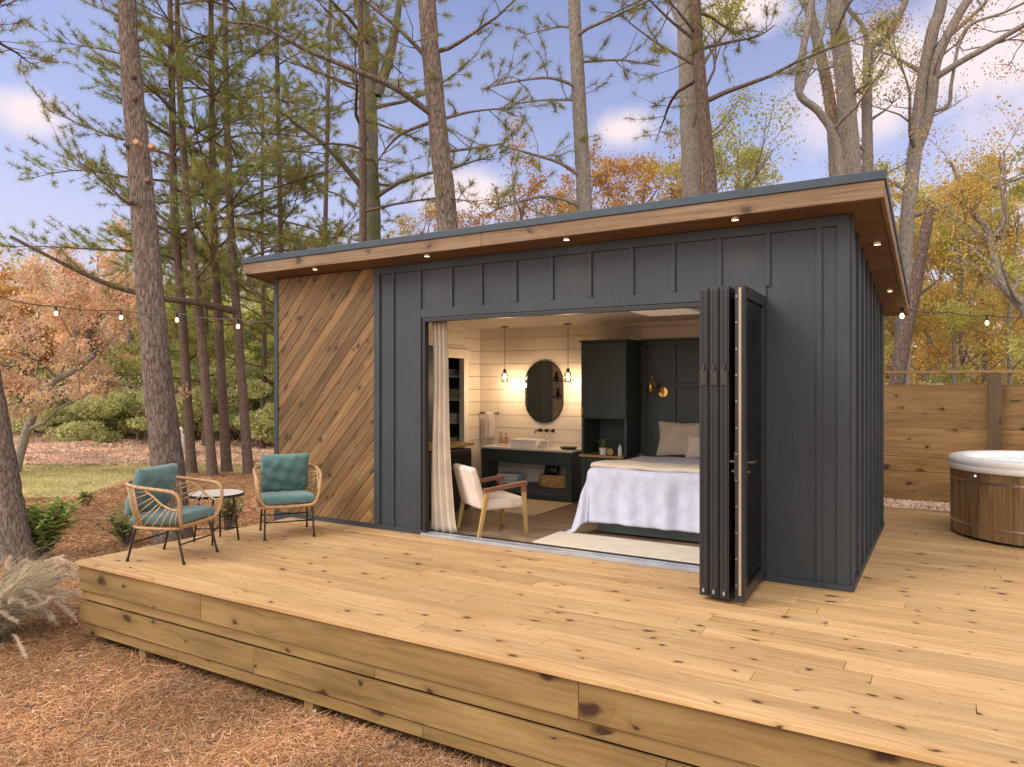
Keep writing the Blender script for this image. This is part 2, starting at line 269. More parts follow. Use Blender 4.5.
# ------------------------------------------------------------------ mesh helpers
rng = random.Random(7)
class MB:
    def __init__(s): s.v = []; s.f = []; s.g = []
    def add(s, V, Fc, g=None, off=None):
        o = len(s.v); V = [tuple(p) for p in V]; s.v += V
        off = off or (rng.uniform(0, 90), rng.uniform(0, 90), rng.uniform(0, 9))
        g = g or V; s.g += [(a+off[0], b+off[1], c+off[2]) for a, b, c in g]
        s.f += [tuple(i+o for i in f) for f in Fc]; return s
    def hexa(s, P, g=None):          # 8 points: bottom ring 0-3 (ccw from above), top ring 4-7
        return s.add(P, [(3, 2, 1, 0), (4, 5, 6, 7), (0, 1, 5, 4), (1, 2, 6, 5), (2, 3, 7, 6), (3, 0, 4, 7)], g)
    def box(s, x0, y0, z0, x1, y1, z1, grain='x'):
        P = [(x0, y0, z0), (x1, y0, z0), (x1, y1, z0), (x0, y1, z0), (x0, y0, z1), (x1, y0, z1), (x1, y1, z1), (x0, y1, z1)]
        k = {'x': lambda p: (p[0], p[1]+p[2], p[2]*.5), 'y': lambda p: (p[1], p[0]+p[2], p[2]*.5), 'z': lambda p: (p[2], p[0]+p[1], p[1]*.5)}[grain]
        return s.hexa(P, [k(p) for p in P])
    def bar(s, p, q, w, t, up=(0, 0, 1), w2=None, t2=None):   # bar from p to q, width w across, thickness t along up
        p = Vector(p); q = Vector(q); d = (q-p).normalized(); up = Vector(up); side = d.cross(up)
        if side.length < 1e-4: side = d.cross(Vector((1, 0, 0)))
        side.normalize(); u = side.cross(d).normalized(); w2 = w2 or w; t2 = t2 or t; ln = (q-p).length
        P = []; G = []
        for (c, ww, tt, x) in ((p, w, t, 0), (q, w2, t2, ln)):
            for a, b2 in ((-1, -1), (1, -1), (1, 1), (-1, 1)):
                P.append(c+side*(a*ww/2)+u*(b2*tt/2)); G.append((x, a*ww/2+b2*tt/2, 0))
        return s.add(P, [(0, 1, 2, 3), (7, 6, 5, 4), (0, 4, 5, 1), (1, 5, 6, 2), (2, 6, 7, 3), (3, 7, 4, 0)], G)
    def tube(s, pts, r, n=8, cap=True, jit=0):
        pts = [Vector(p) for p in pts]; k = len(pts); rr = r if isinstance(r, (list, tuple)) else [r]*k
        V = []; Fc = []; ref = None; G = []; ln = 0
        for i, p in enumerate(pts):
            d = (pts[min(i+1, k-1)]-pts[max(i-1, 0)]); d = d.normalized() if d.length > 1e-9 else Vector((0, 0, 1))
            if ref is None: ref = d.orthogonal().normalized()
            ref = (ref-d*ref.dot(d)); ref = ref.normalized() if ref.length > 1e-6 else d.orthogonal().normalized()
            b2 = d.cross(ref)
            if i: ln += (p-pts[i-1]).length
            for j in range(n):
                a = 2*PI*j/n; q = rr[i]*(1+(rng.uniform(-jit, jit) if jit else 0)); V.append(p+ref*(math.cos(a)*q)+b2*(math.sin(a)*q)); G.append((ln, a*rr[i], 0))
        for i in range(k-1):
            for j in range(n): Fc.append((i*n+j, i*n+(j+1) % n, (i+1)*n+(j+1) % n, (i+1)*n+j))
        if cap: Fc.append(tuple(range(n))[::-1]); Fc.append(tuple((k-1)*n+j for j in range(n)))
        return s.add(V, Fc, G)
    def lathe(s, prof, n=32, c=(0, 0, 0), close=False):
        V = []; Fc = []; k = len(prof)
        for r, z in prof:
            for j in range(n): a = 2*PI*j/n; V.append((c[0]+r*math.cos(a), c[1]+r*math.sin(a), c[2]+z))
        for i in range(k-1 if not close else k):
            i2 = (i+1) % k
            for j in range(n): Fc.append((i*n+j, i*n+(j+1) % n, i2*n+(j+1) % n, i2*n+j))
        if not close:
            if prof[0][0] > 1e-6: Fc.append(tuple(range(n))[::-1])
            if prof[-1][0] > 1e-6: Fc.append(tuple((k-1)*n+j for j in range(n)))
        return s.add(V, Fc)
    def grid(s, fn, nu, nv, closeu=False):
        V = [fn(i/(nu), j/(nv)) for i in range(nu+1) for j in range(nv+1)]
        Fc = [(i*(nv+1)+j, (i+1)*(nv+1)+j, (i+1)*(nv+1)+j+1, i*(nv+1)+j+1) for i in range(nu) for j in range(nv)]
        return s.add(V, Fc)
    def prism(s, poly, y0, y1, g=None):      # polygon in xz, extruded along y
        k = len(poly); V = [(x, y0, z) for x, z in poly]+[(x, y1, z) for x, z in poly]
        Fc = [tuple(range(k)), tuple(range(2*k-1, k-1, -1))]+[(i+k, (i+1) % k+k, (i+1) % k, i) for i in range(k)]
        return s.add(V, Fc, (g+g) if g else None)
    def build(s, name, mat, parent=None, smooth=False, bevel=0, subsurf=0, solid=0):
        me = bpy.data.meshes.new(name); me.from_pydata(s.v, [], s.f)
        a = me.attributes.new('g', 'FLOAT_VECTOR', 'POINT'); a.data.foreach_set('vector', np.array(s.g, dtype=np.float32).ravel())
        me.materials.append(mat if not isinstance(mat, str) else M[mat])
        if smooth: me.polygons.foreach_set('use_smooth', [True]*len(me.polygons))
        me.update(); o = bpy.data.objects.new(name, me); COL.objects.link(o)
        if parent: o.parent = parent
        if solid: md = o.modifiers.new('s', 'SOLIDIFY'); md.thickness = solid; md.offset = -1
        if bevel: md = o.modifiers.new('b', 'BEVEL'); md.width = bevel; md.segments = 2; md.limit_method = 'ANGLE'
        if subsurf: md = o.modifiers.new('u', 'SUBSURF'); md.levels = md.render_levels = subsurf
        return o
def tag(o, label=None, cat=None, group=None, kind=None):
    for k, v in (('label', label), ('category', cat), ('group', group), ('kind', kind)):
        if v: o[k] = v
    return o
def thing(name, label, cat, loc=(0, 0, 0), rz=0, group=None):
    o = bpy.data.objects.new(name, None); COL.objects.link(o); o.empty_display_size = .1; o.location = loc; o.rotation_euler = (0, 0, rz)
    return tag(o, label, cat, group)
def copy_thing(src, loc, rz=0, scale=1, label=None, group=None):
    r = src.copy(); COL.objects.link(r); r.location = loc; r.rotation_euler = (0, 0, rz); r.scale = (scale,)*3
    if label: r['label'] = label
    if group: r['group'] = group
    for ch in src.children:
        c = ch.copy(); COL.objects.link(c); c.parent = r
        for g in ch.children: d = g.copy(); COL.objects.link(d); d.parent = c
    return r
def fastmesh(name, V, n, mat, parent=None):
    """V: (k*n,3) vertices, every n of them one face"""
    V = np.asarray(V, dtype=np.float32).reshape(-1, 3); k = len(V)//n
    me = bpy.data.meshes.new(name); me.vertices.add(len(V)); me.vertices.foreach_set('co', V.ravel())
    me.loops.add(len(V)); me.loops.foreach_set('vertex_index', np.arange(len(V), dtype=np.int32))
    me.polygons.add(k); me.polygons.foreach_set('loop_start', np.arange(0, len(V), n, dtype=np.int32)); me.polygons.foreach_set('loop_total', np.full(k, n, dtype=np.int32))
    me.materials.append(M[mat]); me.update(calc_edges=True); o = bpy.data.objects.new(name, me); COL.objects.link(o)
    if parent: o.parent = parent
    return o
nr = np.random.RandomState(11)
def unit(n):
    v = nr.normal(size=(n, 3)); return v/np.linalg.norm(v, axis=1, keepdims=True)
def leaf_quads(C, size, flat=.0, aspect=.6):
    n = len(C); a = unit(n); a[:, 2] *= (1-flat*.6); a /= np.linalg.norm(a, axis=1, keepdims=True); b = np.cross(a, unit(n)); b /= np.linalg.norm(b, axis=1, keepdims=True)+1e-9
    s = size*nr.uniform(.6, 1.3, (n, 1)); a = a*s*.5; b = b*s*.5*aspect
    return np.stack([C-a, C-a*.1+b, C+a, C-a*.1-b], 1).reshape(-1, 3)
def needles(C, D, L_, per, wdt, spread=.9):
    n = len(C); C = np.repeat(C, per, 0); D = np.repeat(D, per, 0); k = n*per
    d = D*nr.uniform(.1, 1.0, (k, 1))+unit(k)*spread; d /= np.linalg.norm(d, axis=1, keepdims=True)
    ln = L_*nr.uniform(.6, 1.15, (k, 1)); b = np.cross(d, unit(k)); b /= np.linalg.norm(b, axis=1, keepdims=True)+1e-9
    st = C+D*nr.uniform(-.5, .3, (k, 1))*L_
    return np.stack([st-b*wdt*.5, st+b*wdt*.5, st+d*ln], 1).reshape(-1, 3)

# ------------------------------------------------------------------ ground
def sst(a, b, x): t_ = np.clip((x-a)/(b-a), 0, 1); return t_*t_*(3-2*t_)
def gz(x, y):
    x = np.asarray(x, float); y = np.asarray(y, float)
    z = -.75+.70*sst(-3.5, -.8, x)*sst(2.6, 4.3, y)
    z = z+.05*np.sin(x*.9+1)*np.cos(y*.7)*sst(6.5, 9, np.hypot(x+2, y))+.6*sst(30, 60, np.hypot(x, y))
    return z
def gzz(x, y): return float(gz(x, y))
def axis(lo, hi, c0, c1, step, grow):
    a = list(np.arange(c0, c1+1e-6, step)); s = step; x = c1
    while x < hi: s *= grow; x += s; a.append(x)
    s = step; x = c0
    while x > lo: s *= grow; x -= s; a.insert(0, x)
    return np.array(a)
ax = axis(-500, 500, -24, 8, .2, 1.12); ay = axis(-500, 500, -7, 18, .2, 1.12)
GX, GY = np.meshgrid(ax, ay, indexing='ij'); GZ = gz(GX, GY)+nr.normal(size=GX.shape)*.008
nu, nv = GX.shape; me = bpy.data.meshes.new('ground'); idx = np.arange(nu*nv).reshape(nu, nv)
me.from_pydata(np.stack([GX, GY, GZ], -1).reshape(-1, 3).tolist(), [], np.stack([idx[:-1, :-1], idx[1:, :-1], idx[1:, 1:], idx[:-1, 1:]], -1).reshape(-1, 4).tolist())
# lawn band and leaf-strewn bank are zones of the same sheet, measured as distance along the clearing
def lawn_w(x, y):
    # signed coordinate of the clearing: v runs away from the deck, u along the band
    dx = x-CX; dy = y-CY; d = dx*FW[0]+dy*FW[1]; l = dx*RT[0]+dy*RT[1]; u = l/np.maximum(d, .1)
    near = 15.0+sst(-.62, -.45, u)*4.2; far = 21.5+sst(-.62, -.4, u)*3
    return sst(near-.9, near+.9, d)*(1-sst(far-.8, far+.8, d))*(1-sst(-.29, -.2, u)), sst(far-.8, far+.8, d)*(1-sst(-.29, -.2, u))
lw, bk = lawn_w(GX, GY)
for nm, arr in (('lawn', lw), ('bank', bk)):
    a = me.attributes.new(nm, 'FLOAT', 'POINT'); a.data.foreach_set('value', arr.astype(np.float32).ravel())
me.polygons.foreach_set('use_smooth', [True]*len(me.polygons)); me.update()
m, t, b = newmat('forest_floor'); co = t.nodes.new('ShaderNodeTexCoord'); P = co.outputs['Object']
n1 = nd(t, 'ShaderNodeTexNoise', Scale=24, Detail=8, Roughness=.75, Distortion=1.5); t.links.new(P, n1.inputs['Vector'])
n2 = nd(t, 'ShaderNodeTexNoise', Scale=1.1, Detail=4); t.links.new(P, n2.inputs['Vector'])
n3 = nd(t, 'ShaderNodeTexNoise', Scale=9, Detail=8, Roughness=.8); t.links.new(P, n3.inputs['Vector'])
cs = ramp(t, n1.outputs[0], [(.3, (.13, .065, .032)), (.5, (.32, .17, .085)), (.7, (.50, .31, .165))])
cs = mixc(t, 1, cs, ramp(t, n2.outputs[0], [(.3, (.62, .6, .58)), (.7, (1.25, 1.25, 1.25))]), 'MULTIPLY')
cl = ramp(t, n3.outputs[0], [(.3, (.40, .36, .14)), (.55, (.56, .48, .22)), (.75, (.68, .57, .32))])
cbk = ramp(t, n3.outputs[0], [(.3, (.50, .29, .19)), (.5, (.72, .48, .35)), (.7, (.86, .66, .50))])
cbk = mixc(t, ramp(t, n2.outputs[0], [(.35, (0, 0, 0)), (.65, (.8, .8, .8))]), cbk, (.66, .42, .24))
def att(nm):
    a = t.nodes.new('ShaderNodeAttribute'); a.attribute_name = nm
    return ramp(t, mth(t, 'ADD', a.outputs['Fac'], mth(t, 'MULTIPLY', mth(t, 'SUBTRACT', n3.outputs[0], .5), .8)), [(.35, (0, 0, 0)), (.65, (1, 1, 1))])
c = mixc(t, att('lawn'), cs, cl); c = mixc(t, att('bank'), c, cbk)
t.links.new(c, b.inputs['Base Color']); b.inputs['Roughness'].default_value = 1; b.inputs['Specular IOR Level'].default_value = .05
bump(t, b, n1.outputs[0], .8, .03); me.materials.append(m)
g = bpy.data.objects.new('ground', me); COL.objects.link(g); g['kind'] = 'structure'
def scatter(n, fn):
    out = []
    while len(out) < n:
        p = fn()
        if p: out.append(p)
    return np.array(out)
# pine straw: single needles lying on the ground
def straw(n, dmin, dmax, ln, wd, lo=-.75, hi=.05):
    d = nr.uniform(dmin**.5, dmax**.5, n)**2; u = nr.uniform(lo, hi, n)
    x = CX+d*(FW[0]+u*RT[0]); y = CY+d*(FW[1]+u*RT[1]); lwx, bkx = lawn_w(x, y)
    ok = ~((x > -6.05) & (y > -2.42)) & (lwx < .5) & (bkx < .5) & ~((x > -6.4) & (y > 0)); x = x[ok]; y = y[ok]; k = len(x)
    z = gz(x, y)+nr.uniform(.002, .03, k); a = nr.uniform(0, 2*PI, k); l = ln*nr.uniform(.5, 1.2, k)
    dv = np.stack([np.cos(a)*l/2, np.sin(a)*l/2, nr.normal(size=k)*l*.10], 1); sd = np.stack([-np.sin(a), np.cos(a), nr.normal(size=k)*.4], 1)*wd/2
    C = np.stack([x, y, z], 1); bend = sd*nr.uniform(-6, 6, (k, 1))
    q1 = np.stack([C-dv-sd, C-dv+sd, C+bend+sd, C+bend-sd], 1); q2 = np.stack([C+bend-sd, C+bend+sd, C+dv+sd, C+dv-sd], 1)
    return np.concatenate([q1, q2], 0).reshape(-1, 3)
V = np.concatenate([straw(100000, 3.2, 8, .15, .0032), straw(60000, 7, 20, .2, .006, hi=-.2)])
o = fastmesh('pine_straw', V, 4, 'straw'); o['kind'] = 'stuff'; tag(o, 'rust brown pine straw covering the ground around the deck', 'pine straw')
# dead leaves on the straw
d = nr.uniform(3.5, 16, 420); u = nr.uniform(-.72, 0, 420); x = CX+d*(FW[0]+u*RT[0]); y = CY+d*(FW[1]+u*RT[1]); ok = ~((x > -6.05) & (y > -2.4)); x = x[ok]; y = y[ok]
C = np.stack([x, y, gz(x, y)+.03], 1); o = fastmesh('fallen_leaf_litter', leaf_quads(C, .038, 1, .7), 4, 'plume'); o['kind'] = 'stuff'; tag(o, 'pale fallen leaves scattered on the pine straw', 'leaves')
mb = MB(); r0_ = random.Random(31)
for k in range(90):
    d_ = r0_.uniform(3.6, 13); u_ = r0_.uniform(-.72, -.05); x_ = CX+d_*(FW[0]+u_*RT[0]); y_ = CY+d_*(FW[1]+u_*RT[1])
    if x_ > -6.2 and y_ > -2.5: continue
    a = r0_.uniform(0, PI); l_ = r0_.uniform(.06, .28); z_ = gzz(x_, y_)+.02; mb.tube([(x_, y_, z_), (x_+math.cos(a)*l_*.5, y_+math.sin(a)*l_*.5, z_+.02), (x_+math.cos(a+.3)*l_, y_+math.sin(a+.3)*l_, z_+.004)], [.005, .004, .002], 5)
o = mb.build('fallen_twigs', 'far_bark', None); o['kind'] = 'stuff'; tag(o, 'small broken twigs lying in the pine straw', 'twigs')
n = 420; x = np.concatenate([nr.uniform(-6, 5, 260), nr.uniform(-6, 0, 160)]); y = np.concatenate([nr.uniform(-2.4, -.1, 260), -.05-nr.gamma(1.2, .18, 160)]); a = nr.uniform(0, PI, n); l = nr.uniform(.03, .07, n)
ok = y > -2.45; x, y, a, l = x[ok], y[ok], a[ok], l[ok]; k = len(x); dv = np.stack([np.cos(a)*l, np.sin(a)*l, 0*a], 1); sd = np.stack([-np.sin(a), np.cos(a), 0*a], 1)*.0011; C = np.stack([x, y, np.full(k, .0035)], 1)
o = fastmesh('deck_needles', np.stack([C-dv-sd, C-dv+sd, C+dv+sd, C+dv-sd], 1).reshape(-1, 3), 4, 'straw'); o['kind'] = 'stuff'; tag(o, 'a few stray pine needles on the deck boards', 'needles')
# lawn blades
n = 60000; d = nr.uniform(14, 25, n); u = nr.uniform(-.74, -.22, n); x = CX+d*(FW[0]+u*RT[0]); y = CY+d*(FW[1]+u*RT[1]); l1, _ = lawn_w(x, y); ok = nr.uniform(0, 1, n) < l1
C = np.stack([x[ok], y[ok], gz(x[ok], y[ok])], 1); D = np.tile(np.array([[0, 0, 1.]]), (len(C), 1))
o = fastmesh('lawn_grass', needles(C, D, .07, 1, .02, .35), 3, 'lawnblade'); o['kind'] = 'stuff'; tag(o, 'short straw coloured lawn grass in the clearing beyond the trees', 'grass')
# leaf litter on the bank
n = 26000; d = nr.uniform(21, 38, n); u = nr.uniform(-.74, -.22, n); x = CX+d*(FW[0]+u*RT[0]); y = CY+d*(FW[1]+u*RT[1]); C = np.stack([x, y, gz(x, y)+.03], 1)
o = fastmesh('bank_leaf_litter', leaf_quads(C, .15, 1, .8), 4, 'litter'); o['kind'] = 'stuff'; tag(o, 'pinkish fallen leaves covering the bank at the far side of the clearing', 'leaves')

# ------------------------------------------------------------------ deck
DX0, DX1, DY0, DY1 = -6.1, 5.2, -2.52, 4.39
deck = thing('wooden_deck', 'low platform deck of knotty yellow pine boards around the cabin', 'deck')
mb = MB(); y = DY0-.02; i = 0; bw = .1385
while y < DY1-.02:
    y1 = min(y+bw, DY1); x = DX0 if i else DX0; cuts = [DX0]
    x = DX0-rng.uniform(0, 3)
    while x < DX1:
        x += rng.choice((2.44, 3.05, 3.66, 4.27)); 
        if DX0+.4 < x < DX1-.4: cuts.append(x)
    cuts.append(DX1)
    for a, c2 in zip(cuts[:-1], cuts[1:]):
        dz = rng.uniform(-.0012, .0012)
        mb.box(a+(.0015 if a > DX0 else 0), y, -.032+dz, c2-(.0015 if c2 < DX1 else 0), y1, dz)
    y = y1+.0045; i += 1
mb.build('decking', 'deck', deck, bevel=.0025)
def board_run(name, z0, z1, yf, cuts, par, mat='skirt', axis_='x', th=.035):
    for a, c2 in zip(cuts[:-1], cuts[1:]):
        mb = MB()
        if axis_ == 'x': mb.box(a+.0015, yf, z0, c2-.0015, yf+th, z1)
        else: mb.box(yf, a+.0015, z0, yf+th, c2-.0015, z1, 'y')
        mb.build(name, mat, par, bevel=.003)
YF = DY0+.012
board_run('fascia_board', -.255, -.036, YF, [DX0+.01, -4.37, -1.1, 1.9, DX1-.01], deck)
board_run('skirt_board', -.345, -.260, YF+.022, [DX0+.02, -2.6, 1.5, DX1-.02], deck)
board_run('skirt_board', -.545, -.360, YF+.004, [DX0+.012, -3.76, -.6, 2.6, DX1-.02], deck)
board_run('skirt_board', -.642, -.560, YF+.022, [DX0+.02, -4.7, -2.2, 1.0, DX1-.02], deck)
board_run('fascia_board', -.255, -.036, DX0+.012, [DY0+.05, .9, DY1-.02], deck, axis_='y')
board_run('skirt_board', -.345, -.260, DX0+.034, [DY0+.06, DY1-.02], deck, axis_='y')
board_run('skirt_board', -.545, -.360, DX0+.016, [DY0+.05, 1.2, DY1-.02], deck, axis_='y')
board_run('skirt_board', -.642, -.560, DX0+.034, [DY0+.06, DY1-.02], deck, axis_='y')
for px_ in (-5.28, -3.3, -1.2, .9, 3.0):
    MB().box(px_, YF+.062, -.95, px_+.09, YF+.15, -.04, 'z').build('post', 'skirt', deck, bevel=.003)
# pale trim along the rear edge
MB().box(-1.2, DY1+.004, -.10, DX1, DY1+.04, .012).build('edge_trim', 'deck', deck, bevel=.003)

# ------------------------------------------------------------------ cabin
WX0, WD, ZW = -6.38, 3.05, 2.892
def zs(x, y): return 2.892-.155*y+.0045*x          # underside of the roof
OX0, OX1, OZ = -4.11, -.68, 2.285
cab = thing('cabin', 'small charcoal board and batten cabin with a sloping flat roof and open folding doors', 'cabin')
def slab(mb, x0, y0, x1, y1, zf0, zf1, g='x'):
    P = [(x0, y0), (x1, y0), (x1, y1), (x0, y1)]; V = [(a, c2, zf0(a, c2)) for a, c2 in P]+[(a, c2, zf1(a, c2)) for a, c2 in P]
    k = (lambda p: (p[0], p[1]+p[2], p[2])) if g == 'x' else (lambda p: (p[1], p[0]+p[2], p[2]))
    mb.hexa(V, [k(p) for p in V])
fl = lambda z: (lambda x, y: z)
top = lambda e: (lambda x, y: zs(x, y)+e)
mb = MB(); T = .11
slab(mb, -4.80, 0, OX0, .052, fl(-.03), top(.01)); slab(mb, OX0, 0, OX1, T, fl(OZ), top(.01)); slab(mb, OX1, 0, -.0005, T, fl(-.03), top(.01))
# battens of the front
def vb(x, z0, z1=None, w_=.04, d_=.018):
    if z1 is None: slab(mb, x-w_/2, -d_, x+w_/2, .001, fl(z0), top(.005))
    else: slab(mb, x-w_/2, -d_, x+w_/2, .001, fl(z0), fl(z1))
for x in (-3.76, -3.39, -2.99, -2.59, -2.19, -1.78, -1.40, -1.0, -.61): vb(x, OZ+.105)
for x in (-4.54, -4.17, -.22): vb(x, .05)
vb(-4.76, .05, w_=.08, d_=.022); vb(-.045, .05, w_=.09, d_=.022)
slab(mb, -4.72, -.021, -.09, .001, lambda x, y: zs(x, y)-.075, top(.006))
slab(mb, OX0-.04, -.016, -.62, .001, fl(OZ+.012), fl(OZ+.103))
slab(mb, -4.80, -.028, OX0, .001, fl(-.02), fl(.048)); slab(mb, OX1+.02, -.028, .022, .001, fl(-.02), fl(.048))
mb.build('front_wall', 'siding', cab, bevel=.002)
mb = MB(); slab(mb, -T, .111, 0, WD-T, fl(-.03), top(.01))
slab(mb, -.001, .0, .020, .085, fl(.05), top(.005)); 
y = .46
while y < WD-.15: slab(mb, -.001, y-.02, .022, y+.02, fl(.05), top(.005)); y += .385
slab(mb, -.001, WD-.08, .020, WD, fl(.05), top(.005)); slab(mb, -.001, .0, .028, WD, fl(-.02), fl(.048))
mb.build('side_wall', 'siding', cab, bevel=.002)
MB().box(.001, .115, .30, .018, .165, .40, 'z').build('outlet_cover', 'black', cab, bevel=.003)
mb = MB(); slab(mb, WX0, WD-T+.001, 0, WD, fl(-.7), top(.01)); mb.build('rear_wall', 'siding', cab)
mb = MB(); slab(mb, WX0, .10, WX0+T, WD-T, fl(-.7), top(.01)); slab(mb, WX0-.02, -.022, WX0+.045, .10, fl(-.7), top(.005)); mb.build('end_wall', 'siding', cab)
mb = MB(); slab(mb, WX0+.046, .012, -4.801, T, fl(-.7), top(.01)); slab(mb, WX0+.046, -.028, -4.801, .011, fl(-.06), fl(.048))
mb.build('wall_backing', 'siding', cab)
# diagonal cladding: boards rising to the right, clipped to the bay
def clip(poly, nx, nz, c):
    out = []
    for i in range(len(poly)):
        a = poly[i]; b2 = poly[(i+1) % len(poly)]; da = a[0]*nx+a[1]*nz-c; db = b2[0]*nx+b2[1]*nz-c
        if da <= 0: out.append(a)
        if da*db < 0: s_ = da/(da-db); out.append((a[0]+s_*(b2[0]-a[0]), a[1]+s_*(b2[1]-a[1])))
    return out
mb = MB(); ang = math.radians(47); dx, dz = math.cos(ang), math.sin(ang); nx_, nz_ = -dz, dx; sx0, sx1, sz0, sz1 = WX0+.047, -4.803, .050, 2.875
pw = .118; k = -60
while k < 60:
    c0 = k*pw; c1 = c0+pw-.007; base = sx0*nx_+sz0*nz_
    P = [(sx0, sz0), (sx1, sz0), (sx1, zs(sx1, 0)), (sx0, zs(sx0, 0))]
    P = clip(P, nx_, nz_, base+c1)
    if P: P = clip(P, -nx_, -nz_, -(base+c0))
    if P and len(P) > 2:
        # a few boards are pieced from two lengths
        cut = rng.uniform(.2, 2.6)+sx0*dx+sz0*dz if rng.random() < .45 else None
        parts = [P] if cut is None else [clip(P, dx, dz, cut-.001), clip(P, -dx, -dz, -(cut+.001))]
        for q in parts:
            if q and len(q) > 2: yy = -.012+rng.uniform(-.002, .002); mb.prism(q, yy, .011, [(x*dx+z*dz, x*nx_+z*nz_, 0) for x, z in q])
    k += 1
mb.build('diagonal_cladding', 'slat', cab, bevel=.002)
# roof
RX0, RX1, RY0, RY1 = -6.62, .255, -.30, 3.32
roof_mb = MB(); slab(roof_mb, RX0-.012, RY0-.012, RX1+.012, RY1+.012, top(.122), top(.19)); roof = roof_mb.build('roof', 'roofmetal', cab, bevel=.004)
mb = MB(); slab(mb, RX0+.03, RY0+.03, RX1-.03, RY1-.03, top(.011), top(.12)); mb.build('soffit', 'soffit', roof)
def fas(x0, y0, x1, y1, g='x'): mb = MB(); slab(mb, x0, y0, x1, y1, top(-.004), top(.1215), g); mb.build('fascia', 'fascia', roof, bevel=.002)
fas(RX0, RY0, -3.2, RY0+.029); fas(-3.197, RY0, RX1, RY0+.029); fas(RX0, RY1-.029, RX1, RY1)
fas(RX1-.029, RY0+.03, RX1, RY1-.03, 'y'); fas(RX0, RY0+.03, RX0+.029, RY1-.03, 'y')
for (x, y) in ((-5.55, -.17), (-3.95, -.17), (-2.35, -.17), (-.83, -.17), (.13, .76), (.13, 2.28)):
    z = zs(x, y)+.009; d_ = MB().lathe([(.028, 0), (.045, 0), (.045, -.006), (.030, -.007)], 20, (x, y, z), close=True).build('downlight', 'bronze', roof, smooth=False)
    MB().lathe([(0, -.001), (.029, -.001), (.029, -.003), (0, -.003)], 16, (x, y, z)).build('lens', 'down', d_)
    sp = bpy.data.lights.new('downlight_glow', 'SPOT'); sp.energy = 2.2; sp.color = (1, .72, .45); sp.spot_size = 1.6; sp.spot_blend = .8; sp.shadow_soft_size = .03
    so_ = bpy.data.objects.new('downlight_glow', sp); COL.objects.link(so_); so_.parent = d_; so_.location = (x, y, z-.012)
# interior shell
FZ = .03; IY = 2.90; PX = -5.32
mb = MB(); y = .085
while y < IY+.02:
    x = PX-.1-rng.uniform(0, 1.2)
    while x < -.1:
        x2 = min(x+1.22, -.112); 
        if x2 > PX-.05: mb.box(max(x, PX-.05), y, -.02, x2-.0015, min(y+.178, IY+.03), FZ+rng.uniform(0, .0005))
        x += 1.22
    y += .180
mb.build('floor', 'floor', cab)
mb = MB(); z = FZ; k = 0
def shiplap(mb, fn, z0, z1, step=.186):
    z = z0
    while z < z1-.01: fn(z, min(z+step-.006, z1)); z += step
shiplap(mb, lambda a, c2: mb.box(PX, IY, a, -3.43, IY+.024, c2), FZ, 2.41)
shiplap(mb, lambda a, c2: mb.box(-3.428, IY, a, -.111, IY+.024, c2), 2.16, 2.41)
mb.box(PX-.12, IY+.025, FZ, -.111, IY+.038, 2.42)
mb.build('shiplap_wall', 'cream', cab, bevel=.0015)
DY_0, DY_1, DZ_ = 1.70, 2.47, 1.96
mb = MB(); shiplap(mb, lambda a, c2: mb.box(PX-.06, .112, a, PX, DY_0, c2, 'y'), FZ, 2.42); shiplap(mb, lambda a, c2: mb.box(PX-.06, DY_1, a, PX, IY-.001, c2, 'y'), FZ, 2.42)
shiplap(mb, lambda a, c2: mb.box(PX-.06, DY_0+.001, a, PX, DY_1-.001, c2, 'y'), DZ_, 2.42)
mb.build('partition_wall', 'cream', cab, bevel=.0015)
mb = MB(); mb.box(PX-.065, DY_1-.02, FZ, PX+.02, DY_1+.10, DZ_-.001, 'z'); mb.box(PX-.065, DY_0-.10, FZ, PX+.02, DY_0+.02, DZ_-.001, 'z'); mb.box(PX-.065, DY_0-.12, DZ_, PX+.026, DY_1+.12, DZ_+.13, 'y')
mb.build('door_casing', 'white', cab, bevel=.003)
# the closet behind the doorway
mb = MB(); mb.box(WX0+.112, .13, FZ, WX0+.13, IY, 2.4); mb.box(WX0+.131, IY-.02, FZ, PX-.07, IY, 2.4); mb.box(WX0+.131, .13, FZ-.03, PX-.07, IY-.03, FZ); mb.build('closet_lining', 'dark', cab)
sh = thing('closet_shelves', 'dark shelves of folded linen seen through the inner doorway', 'shelves', (-5.83, 2.70, FZ))
for k, z in enumerate((.55, .95, 1.32, 1.66)):
    MB().box(-.36, -.16, z, .38, .16, z+.025).build('shelf', 'white' if k > 1 else 'cab', sh)
MB().box(-.38, .161, 0, .40, .17, 1.9, 'z').build('back_panel', 'cab', sh)
for sd_ in (-.38, .381): MB().box(sd_, -.16, 0, sd_+.018, .16, 1.9, 'z').build('side_panel', 'cab', sh)
for k, (xx, z, s_, mm, lb) in enumerate(((-.12, .976, .12, 'towel', 'pink folded linen at the left of the middle closet shelf'), (.18, .976, .16, 'white_fab', 'white folded linen at the right of the middle closet shelf'), (.0, 1.346, .09, 'towel', 'low pink linen pile on the closet shelf behind the doorway'), (.26, 1.346, .15, 'linen', 'beige linen pile beside the low pink one in the closet'), (.1, 1.686, .1, 'white_fab', 'white linen on the topmost closet shelf'), (.2, .576, .2, 'linen', 'tall beige linen pile on the lowest closet shelf'))):
    mb = MB()
    for q in range(3): mb.box(-.10, -.11, q*s_/3, .10, .11, (q+1)*s_/3-.004)
    o = mb.build('folded_linen', mm, None, bevel=.012); o.location = (-5.83+xx, 2.70, FZ+z)
    tag(o, lb, 'linen', 'folded linen on the closet shelves')
cy0, cy1 = 2.43, 2.40
